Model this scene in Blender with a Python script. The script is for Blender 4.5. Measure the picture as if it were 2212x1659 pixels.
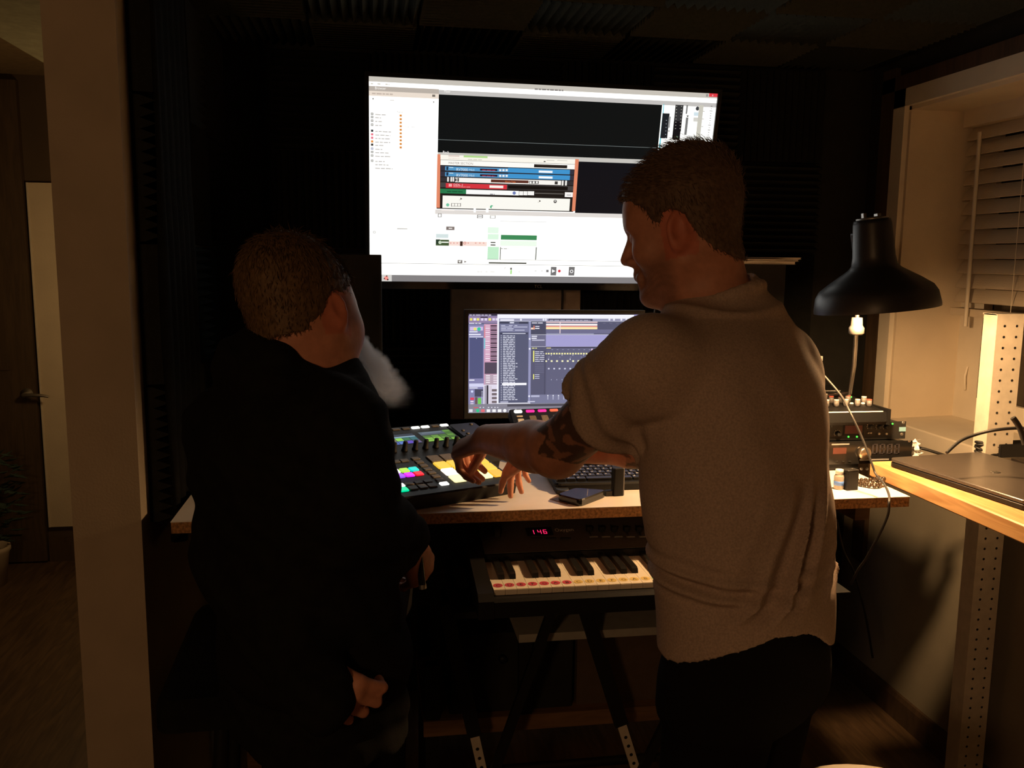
import bpy, bmesh, math, random
import numpy as np
from mathutils import Matrix, Vector

random.seed(7)
rng = np.random.default_rng(7)
for o in list(bpy.data.objects):
    bpy.data.objects.remove(o)
SC = bpy.context.scene
COL = SC.collection
PI = math.pi

# ------------------------------------------------------------------ camera
F_PX, CX, CY = 1900.0, 1106.0, 829.5            # focal length in pixels of the 2212x1659 frame
YAW, PITCH, ROLL = math.radians(9.0), math.radians(8.2), math.radians(0.6)
CAM = np.array([0.0, 0.0, 1.5])
FW = np.array([math.sin(YAW) * math.cos(PITCH), math.cos(YAW) * math.cos(PITCH), -math.sin(PITCH)])
_r0 = np.array([math.cos(YAW), -math.sin(YAW), 0.0])
_u0 = np.cross(_r0, FW)
RT = _r0 * math.cos(ROLL) + _u0 * math.sin(ROLL)
UP = -_r0 * math.sin(ROLL) + _u0 * math.cos(ROLL)
cd = bpy.data.cameras.new('camera')
cd.sensor_width = 36.0
cd.lens = 36.0 * F_PX / 2212.0
cd.clip_start = 0.02
cam = bpy.data.objects.new('camera', cd)
COL.objects.link(cam)
cam.matrix_world = Matrix(((RT[0], UP[0], -FW[0], CAM[0]), (RT[1], UP[1], -FW[1], CAM[1]),
                           (RT[2], UP[2], -FW[2], CAM[2]), (0, 0, 0, 1)))
SC.camera = cam

# ------------------------------------------------------------------ world, exposure
wd = bpy.data.worlds.new('world')
SC.world = wd
wd.use_nodes = True
wd.node_tree.nodes['Background'].inputs[0].default_value = (0.9, 0.75, 0.55, 1)
wd.node_tree.nodes['Background'].inputs[1].default_value = 0.0006
SC.view_settings.view_transform = 'Standard'
SC.view_settings.look = 'None'
SC.view_settings.exposure = 0.0
SC.view_settings.gamma = 1.0
SC.view_settings.use_curve_mapping = False
SC.cycles.volume_bounces = 3

LAMP_POWER = 44.0        # desk lamp bulb (W, radiant)
ASSUMED_ROOM_LAMP = 25.0         # assumed unseen globe lamp in the room behind the camera
ASSUMED_HALL_LAMP = 9.0         # assumed unseen hallway lamp behind the partition
TV_GAIN, MON_GAIN = 1.0, 1.0


# ------------------------------------------------------------------ pixel -> place
def ray(px, py):
    return (px - CX) / F_PX * RT - (py - CY) / F_PX * UP + FW
def W(px, py, z):
    return CAM + z * ray(px, py)
def onX(px, py, X):
    d = ray(px, py); return CAM + d * (X - CAM[0]) / d[0]
def onY(px, py, Y):
    d = ray(px, py); return CAM + d * (Y - CAM[1]) / d[1]
def onZ(px, py, Z):
    d = ray(px, py); return CAM + d * (Z - CAM[2]) / d[2]


# ------------------------------------------------------------------ colours and materials
def lin(c):
    c = c / 255.0
    return c / 12.92 if c <= 0.04045 else ((c + 0.055) / 1.055) ** 2.4
def srgb(r, g, b):
    return (lin(r), lin(g), lin(b))

def new_mat(name):
    m = bpy.data.materials.new(name)
    m.use_nodes = True
    nt = m.node_tree
    return m, nt, nt.nodes['Principled BSDF']

def mat(name, col, rough=0.5, metal=0.0, var=0.15, scale=30.0, bump=0.0, bscale=None, spec=0.5, stretch=None, detail=4.0, coat=0.0):
    """plain procedural material: noise-varied colour and optional fine relief"""
    m, nt, b = new_mat(name)
    N, L = nt.nodes, nt.links
    tc = N.new('ShaderNodeTexCoord')
    src = tc.outputs['Object']
    if stretch:
        mp = N.new('ShaderNodeMapping'); mp.inputs['Scale'].default_value = stretch
        L.new(src, mp.inputs['Vector']); src = mp.outputs['Vector']
    nz = N.new('ShaderNodeTexNoise'); nz.inputs['Scale'].default_value = scale; nz.inputs['Detail'].default_value = detail
    L.new(src, nz.inputs['Vector'])
    cr = N.new('ShaderNodeValToRGB')
    cr.color_ramp.elements[0].position = 0.3; cr.color_ramp.elements[1].position = 0.7
    cr.color_ramp.elements[0].color = tuple(max(0, c * (1 - var)) for c in col) + (1,)
    cr.color_ramp.elements[1].color = tuple(min(1, c * (1 + var)) for c in col) + (1,)
    L.new(nz.outputs['Fac'], cr.inputs['Fac'])
    L.new(cr.outputs['Color'], b.inputs['Base Color'])
    b.inputs['Roughness'].default_value = rough
    b.inputs['Metallic'].default_value = metal
    b.inputs['Specular IOR Level'].default_value = spec
    b.inputs['Coat Weight'].default_value = coat
    if bump:
        n2 = N.new('ShaderNodeTexNoise'); n2.inputs['Scale'].default_value = bscale or scale * 6
        n2.inputs['Detail'].default_value = 3
        L.new(src, n2.inputs['Vector'])
        bp = N.new('ShaderNodeBump'); bp.inputs['Strength'].default_value = bump; bp.inputs['Distance'].default_value = 0.002
        L.new(n2.outputs['Fac'], bp.inputs['Height']); L.new(bp.outputs['Normal'], b.inputs['Normal'])
    return m

def glow(name, col, strength=1.0):
    m, nt, b = new_mat(name)
    b.inputs['Base Color'].default_value = (col[0] * .3, col[1] * .3, col[2] * .3, 1)
    b.inputs['Emission Color'].default_value = (*col, 1)
    b.inputs['Emission Strength'].default_value = strength
    b.inputs['Roughness'].default_value = 0.35
    return m

def screen_mat(name, gain):
    """a lit display: every painted element carries its own colour attribute"""
    m, nt, b = new_mat(name)
    N, L = nt.nodes, nt.links
    a = N.new('ShaderNodeAttribute'); a.attribute_name = 'Col'
    b.inputs['Base Color'].default_value = (0.01, 0.01, 0.01, 1)
    b.inputs['Roughness'].default_value = 0.3
    b.inputs['Specular IOR Level'].default_value = 0.2
    L.new(a.outputs['Color'], b.inputs['Emission Color'])
    b.inputs['Emission Strength'].default_value = gain
    return m

def wood(name, c0, c1, stretch, rough=0.5, scale=6.0):
    m, nt, b = new_mat(name)
    N, L = nt.nodes, nt.links
    tc = N.new('ShaderNodeTexCoord'); mp = N.new('ShaderNodeMapping'); mp.inputs['Scale'].default_value = stretch
    L.new(tc.outputs['Object'], mp.inputs['Vector'])
    nz = N.new('ShaderNodeTexNoise'); nz.inputs['Scale'].default_value = scale; nz.inputs['Detail'].default_value = 6; nz.inputs['Distortion'].default_value = 1.2
    L.new(mp.outputs['Vector'], nz.inputs['Vector'])
    cr = N.new('ShaderNodeValToRGB'); cr.color_ramp.elements[0].position = .35; cr.color_ramp.elements[1].position = .65
    cr.color_ramp.elements[0].color = (*c0, 1); cr.color_ramp.elements[1].color = (*c1, 1)
    L.new(nz.outputs['Fac'], cr.inputs['Fac']); L.new(cr.outputs['Color'], b.inputs['Base Color'])
    b.inputs['Roughness'].default_value = rough
    return m

def attr_mat(name, rough=0.55, scale=60.0, var=0.12, bump=0.15, bscale=350.0, sss=0.0):
    """skin: colour attribute modulated by fine noise"""
    m, nt, b = new_mat(name)
    N, L = nt.nodes, nt.links
    a = N.new('ShaderNodeAttribute'); a.attribute_name = 'Col'
    tc = N.new('ShaderNodeTexCoord')
    nz = N.new('ShaderNodeTexNoise'); nz.inputs['Scale'].default_value = scale; nz.inputs['Detail'].default_value = 5
    L.new(tc.outputs['Object'], nz.inputs['Vector'])
    mr = N.new('ShaderNodeMapRange'); mr.inputs['From Min'].default_value = .3; mr.inputs['From Max'].default_value = .7
    mr.inputs['To Min'].default_value = 1 - var; mr.inputs['To Max'].default_value = 1 + var
    L.new(nz.outputs['Fac'], mr.inputs['Value'])
    vm = N.new('ShaderNodeVectorMath'); vm.operation = 'SCALE'
    L.new(a.outputs['Color'], vm.inputs[0]); L.new(mr.outputs['Result'], vm.inputs['Scale'])
    L.new(vm.outputs['Vector'], b.inputs['Base Color'])
    b.inputs['Roughness'].default_value = rough
    if sss:
        b.inputs['Subsurface Weight'].default_value = sss
        b.inputs['Subsurface Radius'].default_value = (0.012, 0.004, 0.002)
        b.inputs['Subsurface Scale'].default_value = 1.0
    n2 = N.new('ShaderNodeTexNoise'); n2.inputs['Scale'].default_value = bscale
    L.new(tc.outputs['Object'], n2.inputs['Vector'])
    bp = N.new('ShaderNodeBump'); bp.inputs['Strength'].default_value = bump; bp.inputs['Distance'].default_value = 0.001
    L.new(n2.outputs['Fac'], bp.inputs['Height']); L.new(bp.outputs['Normal'], b.inputs['Normal'])
    return m

M = {}
M['black_foam'] = mat('black_foam', (0.022, 0.022, 0.018), 0.95, scale=80, bump=.4, bscale=500, spec=.15)
M['hall_ceiling'] = mat('hall_ceiling', (0.17, 0.115, 0.06), .9)
M['studio_ceiling'] = mat('studio_ceiling', (0.26, 0.25, 0.17), .9)
M['ceiling_foam'] = mat('ceiling_foam', (0.034, 0.036, 0.026), 0.95, scale=80, bump=.4, bscale=500, spec=.15)
M['black_paint'] = mat('black_paint', (0.02, 0.019, 0.016), 0.85, scale=20, bump=.2, bscale=150, spec=.2)
M['wall_paint'] = mat('wall_paint', (0.25, 0.225, 0.17), 0.8, var=.06, scale=9, bump=.25, bscale=220, spec=.25)
M['cream_paint'] = mat('cream_paint', (0.62, 0.53, 0.40), 0.75, var=.05, scale=7, bump=.3, bscale=240, spec=.25)
M['partition_paint'] = mat('partition_paint', (0.47, 0.39, 0.285), 0.8, var=.06, scale=9, bump=.3, bscale=200, spec=.2)
M['trim_paint'] = mat('trim_paint', (0.66, 0.60, 0.49), 0.5, var=.04, scale=12, bump=.1, bscale=90, spec=.35)
M['brown_trim'] = wood('brown_trim', (0.05, 0.03, 0.016), (0.085, 0.052, 0.028), (6, 6, 1), .6)
M['hall_door'] = wood('hall_door', (0.06, 0.038, 0.02), (0.085, 0.055, 0.029), (8, 8, .8), .55)
M['hall_wall'] = mat('hall_wall', (0.075, 0.05, 0.028), .85, var=.08, scale=8)
M['floor'] = wood('floor_boards', (0.07, 0.042, 0.022), (0.13, 0.08, 0.042), (7, .8, 1), .5)
M['black_plastic'] = mat('black_plastic', (0.007, 0.007, 0.007), 0.5, scale=200, bump=.15, bscale=900, spec=.3)
M['panel_grey'] = mat('panel_grey', (0.075, 0.07, 0.064), 0.5, scale=150)
M['dark_plastic'] = mat('dark_plastic', (0.018, 0.0175, 0.0165), 0.5, scale=150, bump=.2, bscale=800)
M['gloss_black'] = mat('gloss_black', (0.012, 0.012, 0.012), 0.16, scale=100)
M['blue_black'] = mat('blue_black', (0.010, 0.013, 0.022), 0.45, scale=150)
M['grey_plastic'] = mat('grey_plastic', (0.17, 0.16, 0.15), 0.5, scale=120)
M['dim_pad'] = mat('dim_pad', (0.20, 0.175, 0.15), 0.6, scale=150)
M['dim_button'] = mat('dim_button', (0.13, 0.12, 0.11), 0.55, scale=150)
M['knob_rubber'] = mat('knob_rubber', (0.010, 0.010, 0.010), 0.6, scale=200)
M['white_plastic'] = mat('white_plastic', (0.75, 0.73, 0.68), 0.4, var=.04, scale=60)
M['ivory'] = mat('ivory', (0.80, 0.74, 0.62), 0.3, var=.04, scale=40)
M['ebony'] = mat('ebony', (0.012, 0.012, 0.012), 0.3, scale=60)
M['laminate'] = mat('laminate', (0.80, 0.76, 0.70), 0.42, var=.03, scale=25, spec=.4)
M['chipboard'] = mat('chipboard', (0.40, 0.21, 0.085), 0.85, var=.55, scale=170, bump=.9, bscale=260, detail=6)
M['pine'] = wood('pine', (0.50, 0.27, 0.10), (0.70, 0.42, 0.18), (9, .9, 9), .5)
M['shelf_wood'] = wood('shelf_wood', (0.13, 0.07, 0.032), (0.20, 0.11, 0.05), (1, 9, 9), .6)
M['steel'] = mat('steel', (0.45, 0.43, 0.40), 0.38, 0.9, var=.08, scale=50)
M['brushed'] = mat('brushed', (0.72, 0.60, 0.46), 0.28, 0.95, var=.1, scale=40, stretch=(1, 1, 30))
M['upright_paint'] = mat('upright_paint', (0.60, 0.55, 0.46), 0.55, var=.08, scale=40)
M['lamp_black'] = mat('lamp_black', (0.018, 0.018, 0.018), 0.38, scale=120, spec=.5)
M['lamp_white'] = mat('lamp_white', (0.8, 0.78, 0.72), 0.5, var=.03)
M['beige_board'] = mat('beige_board', (0.46, 0.36, 0.29), 0.9, var=.08, scale=40, bump=.2)
M['carton'] = mat('carton', (0.085, 0.058, 0.034), .9, var=.1)
M['grey_board'] = mat('grey_board', (0.36, 0.35, 0.31), .8, var=.08)
M['paper'] = mat('paper', (0.62, 0.58, 0.52), 0.8, var=.08, scale=30)
M['black_cloth'] = mat('black_cloth', (0.010, 0.010, 0.009), 0.95, var=.2, scale=40, bump=.5, bscale=600, spec=.08)
M['hoodie'] = mat('hoodie', (0.011, 0.011, 0.010), 0.95, var=.2, scale=60, bump=.6, bscale=700, spec=.08)
M['tee'] = mat('tee', (0.50, 0.385, 0.315), 0.9, var=.16, scale=320, bump=.5, bscale=900, spec=.12, detail=2)
M['denim'] = mat('denim', (0.009, 0.008, 0.008), 0.9, var=.25, scale=300, bump=.4, bscale=800, spec=.1)
M['shoe'] = mat('shoe', (0.02, 0.02, 0.02), 0.6)
M['skin'] = attr_mat('skin', sss=0.0)
M['hair_brown'] = mat('hair_brown', (0.125, 0.078, 0.048), 0.6, var=.35, scale=150, spec=.3)
M['hair_ginger'] = mat('hair_ginger', (0.13, 0.078, 0.036), 0.6, var=.35, scale=150, spec=.3)
M['cable_black'] = mat('cable_black', (0.012, 0.012, 0.012), 0.5)
M['cable_grey'] = mat('cable_grey', (0.04, 0.038, 0.035), 0.5)
M['green_cloth'] = mat('green_cloth', (0.03, 0.055, 0.04), .95, var=.4, scale=30, bump=.5)
M['orange'] = glow('orange_lid', (0.9, 0.22, 0.04), 0.35)  # glow added to the bottle body, which is no light source
M['led_green'] = glow('led_green', (0.12, 1.0, 0.10), 1.2)
M['led_red'] = glow('led_red', (1.0, 0.02, 0.12), 1.6)
M['red_cap'] = mat('red_cap', (0.55, 0.10, 0.07), .5)
M['label_blue'] = mat('label_blue', (0.25, 0.50, 0.60), .5)
M['blue_plastic'] = mat('blue_plastic', (0.10, 0.22, 0.60), .4)
M['clear_plastic'] = mat('clear_plastic', (0.35, 0.32, 0.28), .15, var=.05)
M['faint_digits'] = mat('faint_digits', (0.045, 0.04, 0.045), .6)
M['dull_steel'] = mat('dull_steel', (0.22, 0.21, 0.19), .42, .8)
M['print_white'] = mat('print_white', (0.85, 0.85, 0.82), .6, var=.02)
M['print_grey'] = mat('print_grey', (0.30, 0.29, 0.28), .6, var=.02)
M['dull_display'] = mat('dull_display', (0.10, 0.035, 0.03), .2)
M['bead'] = mat('bead', (0.05, 0.032, 0.02), .22, var=.4, scale=60, spec=.6)
M['night_glass'] = mat('night_glass', (0.03, 0.022, 0.014), .12, spec=.6)


# ------------------------------------------------------------------ mesh builder
class MB:
    def __init__(s):
        s.v, s.f, s.mi, s.c, s.sm = [], [], [], [], []
        s.cur, s.curm = (1, 1, 1), 0
        s.T = None
    def _add(s, vs, fs, smooth=False):
        n = len(s.v)
        if s.T is not None:
            vs = [s.T @ Vector(v) for v in vs]
        s.v += [tuple(float(q) for q in v) for v in vs]
        for f in fs:
            s.f.append(tuple(i + n for i in f)); s.mi.append(s.curm); s.c.append(s.cur); s.sm.append(smooth)
        return s
    def box(s, x0, x1, y0, y1, z0, z1):
        v = [(x0, y0, z0), (x1, y0, z0), (x1, y1, z0), (x0, y1, z0), (x0, y0, z1), (x1, y0, z1), (x1, y1, z1), (x0, y1, z1)]
        return s._add(v, [(0, 3, 2, 1), (4, 5, 6, 7), (0, 1, 5, 4), (1, 2, 6, 5), (2, 3, 7, 6), (3, 0, 4, 7)])
    def rbox(s, x0, x1, y0, y1, z0, z1, r=0.003, n=3, top=0.0015):
        """box with rounded vertical corners and a small chamfer on top"""
        r = min(r, (x1 - x0) / 2 * .99, (y1 - y0) / 2 * .99)
        def ring(ins, z):
            o = []
            rr = max(r - ins, 1e-5)
            for cx, cy, a0 in ((x1 - r, y1 - r, 0), (x0 + r, y1 - r, PI / 2), (x0 + r, y0 + r, PI), (x1 - r, y0 + r, 1.5 * PI)):
                for i in range(n + 1):
                    a = a0 + PI / 2 * i / n
                    o.append((cx + rr * math.cos(a), cy + rr * math.sin(a), z))
            return o
        top = min(top, (z1 - z0) * .45)
        A, B, Cc = ring(0, z0), ring(0, z1 - top), ring(top, z1)
        k = len(A)
        fs = [tuple(range(k - 1, -1, -1)), tuple(range(2 * k, 3 * k))]
        for a in (0, k):
            for i in range(k):
                j = (i + 1) % k
                fs.append((a + i, a + j, a + k + j, a + k + i))
        return s._add(A + B + Cc, fs)
    def prism(s, pts, axis, a0, a1):
        """2-D outline extruded along an axis ('x','y','z')"""
        def P(p, t):
            return {'x': (t, p[0], p[1]), 'y': (p[0], t, p[1]), 'z': (p[0], p[1], t)}[axis]
        k = len(pts)
        fs = [tuple(range(k)), tuple(range(2 * k - 1, k - 1, -1))] + [(i, k + i, k + (i + 1) % k, (i + 1) % k) for i in range(k)]
        return s._add([P(p, a0) for p in pts] + [P(p, a1) for p in pts], fs)
    def tube(s, pts, r, n=8, caps=True, smooth=True):
        pts = [Vector(p) for p in pts]
        rs = r if isinstance(r, (list, tuple)) else [r] * len(pts)
        prev = None; vs = []
        for i, p in enumerate(pts):
            d = (pts[min(i + 1, len(pts) - 1)] - pts[max(i - 1, 0)]).normalized()
            if prev is None:
                a = Vector((0, 0, 1)) if abs(d.z) < .9 else Vector((1, 0, 0))
                prev = d.cross(a).normalized()
            u = (prev - d * prev.dot(d)).normalized(); w = d.cross(u); prev = u
            for k in range(n):
                t = 2 * PI * k / n
                vs.append(p + (u * math.cos(t) + w * math.sin(t)) * rs[i])
        fs = []
        for i in range(len(pts) - 1):
            for k in range(n):
                fs.append((i * n + k, i * n + (k + 1) % n, (i + 1) * n + (k + 1) % n, (i + 1) * n + k))
        s._add(vs, fs, smooth)
        if caps:
            m = len(pts) - 1
            s._add(vs[:n], [tuple(range(n - 1, -1, -1))]); s._add(vs[m * n:], [tuple(range(n))])
        return s
    def lathe(s, prof, n=24, origin=(0, 0, 0), smooth=True, caps=True):
        """profile of (radius, z) turned about z"""
        ox, oy, oz = origin; vs = []
        for r, z in prof:
            for k in range(n):
                t = 2 * PI * k / n
                vs.append((ox + r * math.cos(t), oy + r * math.sin(t), oz + z))
        fs = []
        for i in range(len(prof) - 1):
            for k in range(n):
                fs.append((i * n + k, i * n + (k + 1) % n, (i + 1) * n + (k + 1) % n, (i + 1) * n + k))
        s._add(vs, fs, smooth)
        if caps and prof[0][0] > 1e-6: s._add(vs[:n], [tuple(range(n - 1, -1, -1))])
        if caps and prof[-1][0] > 1e-6: s._add(vs[-n:], [tuple(range(n))])
        return s
    def quad(s, a, b, c, d):
        return s._add([a, b, c, d], [(0, 1, 2, 3)])
    def ball(s, c, r, n=10, m=6):
        prof = [(r * math.sin(PI * i / m), -r * math.cos(PI * i / m)) for i in range(m + 1)]
        return s.lathe(prof, n, c)
    def mesh(s, name, mats):
        me = bpy.data.meshes.new(name)
        me.from_pydata(s.v, [], s.f)
        for m in (mats if isinstance(mats, (list, tuple)) else [mats]):
            if m is not None: me.materials.append(m)
        me.polygons.foreach_set('material_index', s.mi)
        me.polygons.foreach_set('use_smooth', s.sm)
        if any(c != (1, 1, 1) for c in s.c):
            at = me.color_attributes.new('Col', 'FLOAT_COLOR', 'CORNER')
            out = []
            for f, c in zip(s.f, s.c):
                out += [c[0], c[1], c[2], 1.0] * len(f)
            at.data.foreach_set('color', out)
        me.update()
        return me
    def build(s, name, mats, parent=None, world=False):
        """link as ONE object; world=True: the vertices are in room coordinates"""
        o = bpy.data.objects.new(name, s.mesh(name, mats))
        COL.objects.link(o)
        if parent is not None:
            if world:
                o.data.transform(chain(parent).inverted())
            o.parent = parent
        return o

def chain(o):
    m = Matrix.Identity(4)
    while o is not None:
        m = o.matrix_basis @ m
        o = o.parent
    return m

def put(name, me, parent=None, loc=(0, 0, 0), rot=None, scale=None):
    o = bpy.data.objects.new(name, me)
    COL.objects.link(o)
    o.parent = parent
    o.location = loc
    if rot: o.rotation_euler = rot
    if scale: o.scale = scale
    return o

def tag(o, label, cat, group=None, kind=None):
    if label: o['label'] = label
    if cat: o['category'] = cat
    if group: o['group'] = group
    if kind: o['kind'] = kind
    return o

def thing(name, label, cat, loc=(0, 0, 0), rot=(0, 0, 0), group=None):
    o = bpy.data.objects.new(name, None)
    o.empty_display_size = .05
    COL.objects.link(o)
    o.location = [float(x) for x in loc]; o.rotation_euler = rot
    return tag(o, label, cat, group)

def struct(o, label=None):
    o['kind'] = 'structure'
    if label: o['label'] = label
    return o

def text_polys(txt, size):
    """flat letter outlines as (verts, faces), lower-left at the origin, in the XY plane"""
    cu = bpy.data.curves.new('t', 'FONT'); cu.body = txt; cu.size = size; cu.resolution_u = 2
    ob = bpy.data.objects.new('t', cu); COL.objects.link(ob)
    dg = bpy.context.evaluated_depsgraph_get()
    me = bpy.data.meshes.new_from_object(ob.evaluated_get(dg))
    vs = [tuple(v.co) for v in me.vertices]; fs = [tuple(p.vertices) for p in me.polygons]
    bpy.data.objects.remove(ob); bpy.data.curves.remove(cu); bpy.data.meshes.remove(me)
    return vs, fs

# ------------------------------------------------------------------ signed-distance sculpting
class Field:
    """smooth union of round shapes on a grid, turned into one continuous skin"""
    def __init__(s, lo, hi, h):
        s.lo = np.array(lo, float); s.h = h
        s.n = np.ceil((np.array(hi, float) - s.lo) / h).astype(int) + 1
        s.D = np.full(tuple(s.n), 0.2, np.float32)
        s.ax = [s.lo[i] + h * np.arange(s.n[i]) for i in range(3)]
    def _sl(s, lo, hi, k):
        m = k + 4 * s.h
        sl = []
        for i in range(3):
            a = int(max(0, math.floor((lo[i] - m - s.lo[i]) / s.h))); b = int(min(s.n[i], math.ceil((hi[i] + m - s.lo[i]) / s.h) + 1))
            if b <= a: return None
            sl.append(slice(a, b))
        X = s.ax[0][sl[0]][:, None, None]; Y = s.ax[1][sl[1]][None, :, None]; Z = s.ax[2][sl[2]][None, None, :]
        return tuple(sl), X, Y, Z
    def op(s, lo, hi, fn, k, mode='add'):
        q = s._sl(lo, hi, k)
        if q is None: return
        sl, X, Y, Z = q
        d = fn(X, Y, Z).astype(np.float32)
        D = s.D[sl]
        if mode == 'add':
            h = np.maximum(k - np.abs(D - d), 0) / max(k, 1e-6)
            s.D[sl] = np.minimum(D, d) - h * h * k * .25
        else:
            d = -d
            h = np.maximum(k - np.abs(D - d), 0) / max(k, 1e-6)
            s.D[sl] = np.maximum(D, d) + h * h * k * .25
    def cap(s, a, b, ra, rb=None, k=.01, mode='add', cut=None):
        a = np.asarray(a, float); b = np.asarray(b, float); rb = ra if rb is None else rb
        ab = b - a; L2 = max(ab @ ab, 1e-12); R = max(ra, rb)
        def fn(X, Y, Z):
            t = np.clip(((X - a[0]) * ab[0] + (Y - a[1]) * ab[1] + (Z - a[2]) * ab[2]) / L2, 0, 1)
            d = np.sqrt((X - a[0] - t * ab[0]) ** 2 + (Y - a[1] - t * ab[1]) ** 2 + (Z - a[2] - t * ab[2]) ** 2) - (ra + (rb - ra) * t)
            if cut is not None:
                p, n = cut
                d = np.maximum(d, (X - p[0]) * n[0] + (Y - p[1]) * n[1] + (Z - p[2]) * n[2])
            return d
        s.op(np.minimum(a, b) - R, np.maximum(a, b) + R, fn, k, mode)
    def ell(s, c, axes, rad, k=.01, mode='add'):
        c = np.asarray(c, float); A = np.asarray(axes, float); r = np.asarray(rad, float); R = r.max()
        def fn(X, Y, Z):
            q0 = 0; q1 = 0
            for i in range(3):
                p = (X - c[0]) * A[i][0] + (Y - c[1]) * A[i][1] + (Z - c[2]) * A[i][2]
                q0 = q0 + (p / r[i]) ** 2; q1 = q1 + (p / r[i] ** 2) ** 2
            q0 = np.sqrt(q0); q1 = np.sqrt(q1)
            return q0 * (q0 - 1) / np.maximum(q1, 1e-6)
        s.op(c - R, c + R, fn, k, mode)
    def verts_faces(s):
        D = s.D; ins = D < 0
        nx, ny, nz = D.shape
        c = [ins[i:nx - 1 + i, j:ny - 1 + j, k:nz - 1 + k] for i in (0, 1) for j in (0, 1) for k in (0, 1)]
        anyi = c[0].copy(); alli = c[0].copy()
        for q in c[1:]:
            anyi |= q; alli &= q
        act = anyi & ~alli
        idx = np.argwhere(act)
        vid = np.full(act.shape, -1, np.int32); vid[act] = np.arange(len(idx))
        val = np.stack([D[idx[:, 0] + i, idx[:, 1] + j, idx[:, 2] + k] for i in (0, 1) for j in (0, 1) for k in (0, 1)], 1)
        offs = np.array([(i, j, k) for i in (0, 1) for j in (0, 1) for k in (0, 1)], float)
        acc = np.zeros((len(idx), 3)); cnt = np.zeros(len(idx))
        for a in range(8):
            for b in range(a + 1, 8):
                if np.abs(offs[a] - offs[b]).sum() != 1: continue
                va, vb = val[:, a], val[:, b]
                m = (va < 0) != (vb < 0)
                t = np.where(m, va / np.where(m, va - vb, 1), 0)
                acc[m] += offs[a] + (offs[b] - offs[a]) * t[m][:, None]; cnt[m] += 1
        P = s.lo + s.h * (idx + acc / np.maximum(cnt, 1)[:, None])
        fs = []
        for axis in range(3):
            a = [slice(None)] * 3; b = [slice(None)] * 3
            a[axis] = slice(0, -1); b[axis] = slice(1, None)
            s0, s1 = ins[tuple(a)], ins[tuple(b)]
            e = np.argwhere(s0 != s1)
            u, w = [(1, 2), (2, 0), (0, 1)][axis]
            ok = (e[:, u] > 0) & (e[:, w] > 0) & (e[:, u] < D.shape[u] - 1) & (e[:, w] < D.shape[w] - 1)
            e = e[ok]
            flip = ~s0[tuple(e.T)]
            q = []
            for du, dw in ((-1, -1), (0, -1), (0, 0), (-1, 0)):
                t = e.copy(); t[:, u] += du; t[:, w] += dw
                q.append(vid[tuple(t.T)])
            q = np.stack(q, 1)
            q[flip] = q[flip][:, ::-1]
            fs.append(q)
        return P, np.concatenate(fs)
    def build(s, name, material, parent, colfn=None, relax=1):
        P, Fq = s.verts_faces()
        Fq = Fq[(Fq >= 0).all(1)]
        if relax:
            for _ in range(relax):
                acc = np.zeros_like(P); cnt = np.zeros(len(P))
                for i in range(4):
                    a, b = Fq[:, i], Fq[:, (i + 1) % 4]
                    np.add.at(acc, a, P[b]); np.add.at(cnt, a, 1); np.add.at(acc, b, P[a]); np.add.at(cnt, b, 1)
                P = P * .5 + .5 * acc / np.maximum(cnt, 1)[:, None]
        me = bpy.data.meshes.new(name)
        me.from_pydata(P.tolist(), [], Fq.tolist())
        me.materials.append(material)
        me.polygons.foreach_set('use_smooth', [True] * len(me.polygons))
        if colfn is not None:
            at = me.color_attributes.new('Col', 'FLOAT_COLOR', 'POINT')
            c = np.ones((len(P), 4)); c[:, :3] = colfn(P)
            at.data.foreach_set('color', c.ravel())
        me.update()
        o = bpy.data.objects.new(name, me)
        COL.objects.link(o)
        if parent is not None:
            me.transform(chain(parent).inverted()); o.parent = parent
        return o, P, Fq

# ================================================================== THE SETTING
struct(MB().box(-3.2, 2.0, -2.2, 4.6, -.05, 0).build('floor', M['floor']), 'dark brown wooden floor')
ceil = struct(MB().box(-1.17, 2.0, -2.2, 3.62, 2.18, 2.26).build('ceiling', M['studio_ceiling']), 'low ceiling covered with dark foam tiles')
struct(MB().box(-3.2, -1.17, -2.2, 4.6, 2.30, 2.36).box(-1.19, -1.17, -2.2, 3.62, 2.26, 2.36).box(-1.17, -.4, 3.62, 4.6, 2.30, 2.36)
       .build('ceiling_hall', M['hall_ceiling']), 'hallway ceiling above the brown door')
wb = struct(MB().box(-.62, 2.0, 2.90, 3.0, 0, 2.26).build('wall_back', M['black_paint']), 'black back wall with foam tiles')
wl = MB().box(-.62, -.485, 1.88, 2.90, 0, 2.18)
wl = struct(wl.build('wall_left', M['partition_paint']), 'beige partition end beside the dark studio corner')
struct(MB().box(-3.2, -.4, 4.46, 4.56, 0, 2.36).build('wall_hall', M['hall_wall']), 'brown far wall of the hallway')
struct(MB().box(-.62, -.60, 2.90, 4.46, 0, 2.36).build('wall_hall_side', M['hall_wall']))
struct(MB().box(-3.2, -3.1, -2.2, 4.46, 0, 2.36).build('wall_hall_left', M['hall_wall']))
WY0, WY1, WZ0, WZ1 = 1.15, 2.675, 0.98, 1.99
wr = MB()
wr.box(1.70, 2.0, -2.2, 2.90, 0, WZ0)
wr.curm = 1
wr.box(1.70, 2.0, WY1, 2.90, WZ0, 2.18); wr.box(1.70, 2.0, -2.2, WY0, WZ0, 2.18); wr.box(1.70, 2.0, WY0, WY1, WZ1, 2.18)
struct(wr.build('wall_right', [M['wall_paint'], M['black_paint']]), 'painted right wall with a deep window recess')
struct(MB().prism([(1.70, 0), (1.685, 0), (1.685, .075), (1.69, .09), (1.70, .09)], 'y', -2.2, 2.9).build('baseboard_right', M['brown_trim']))

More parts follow.
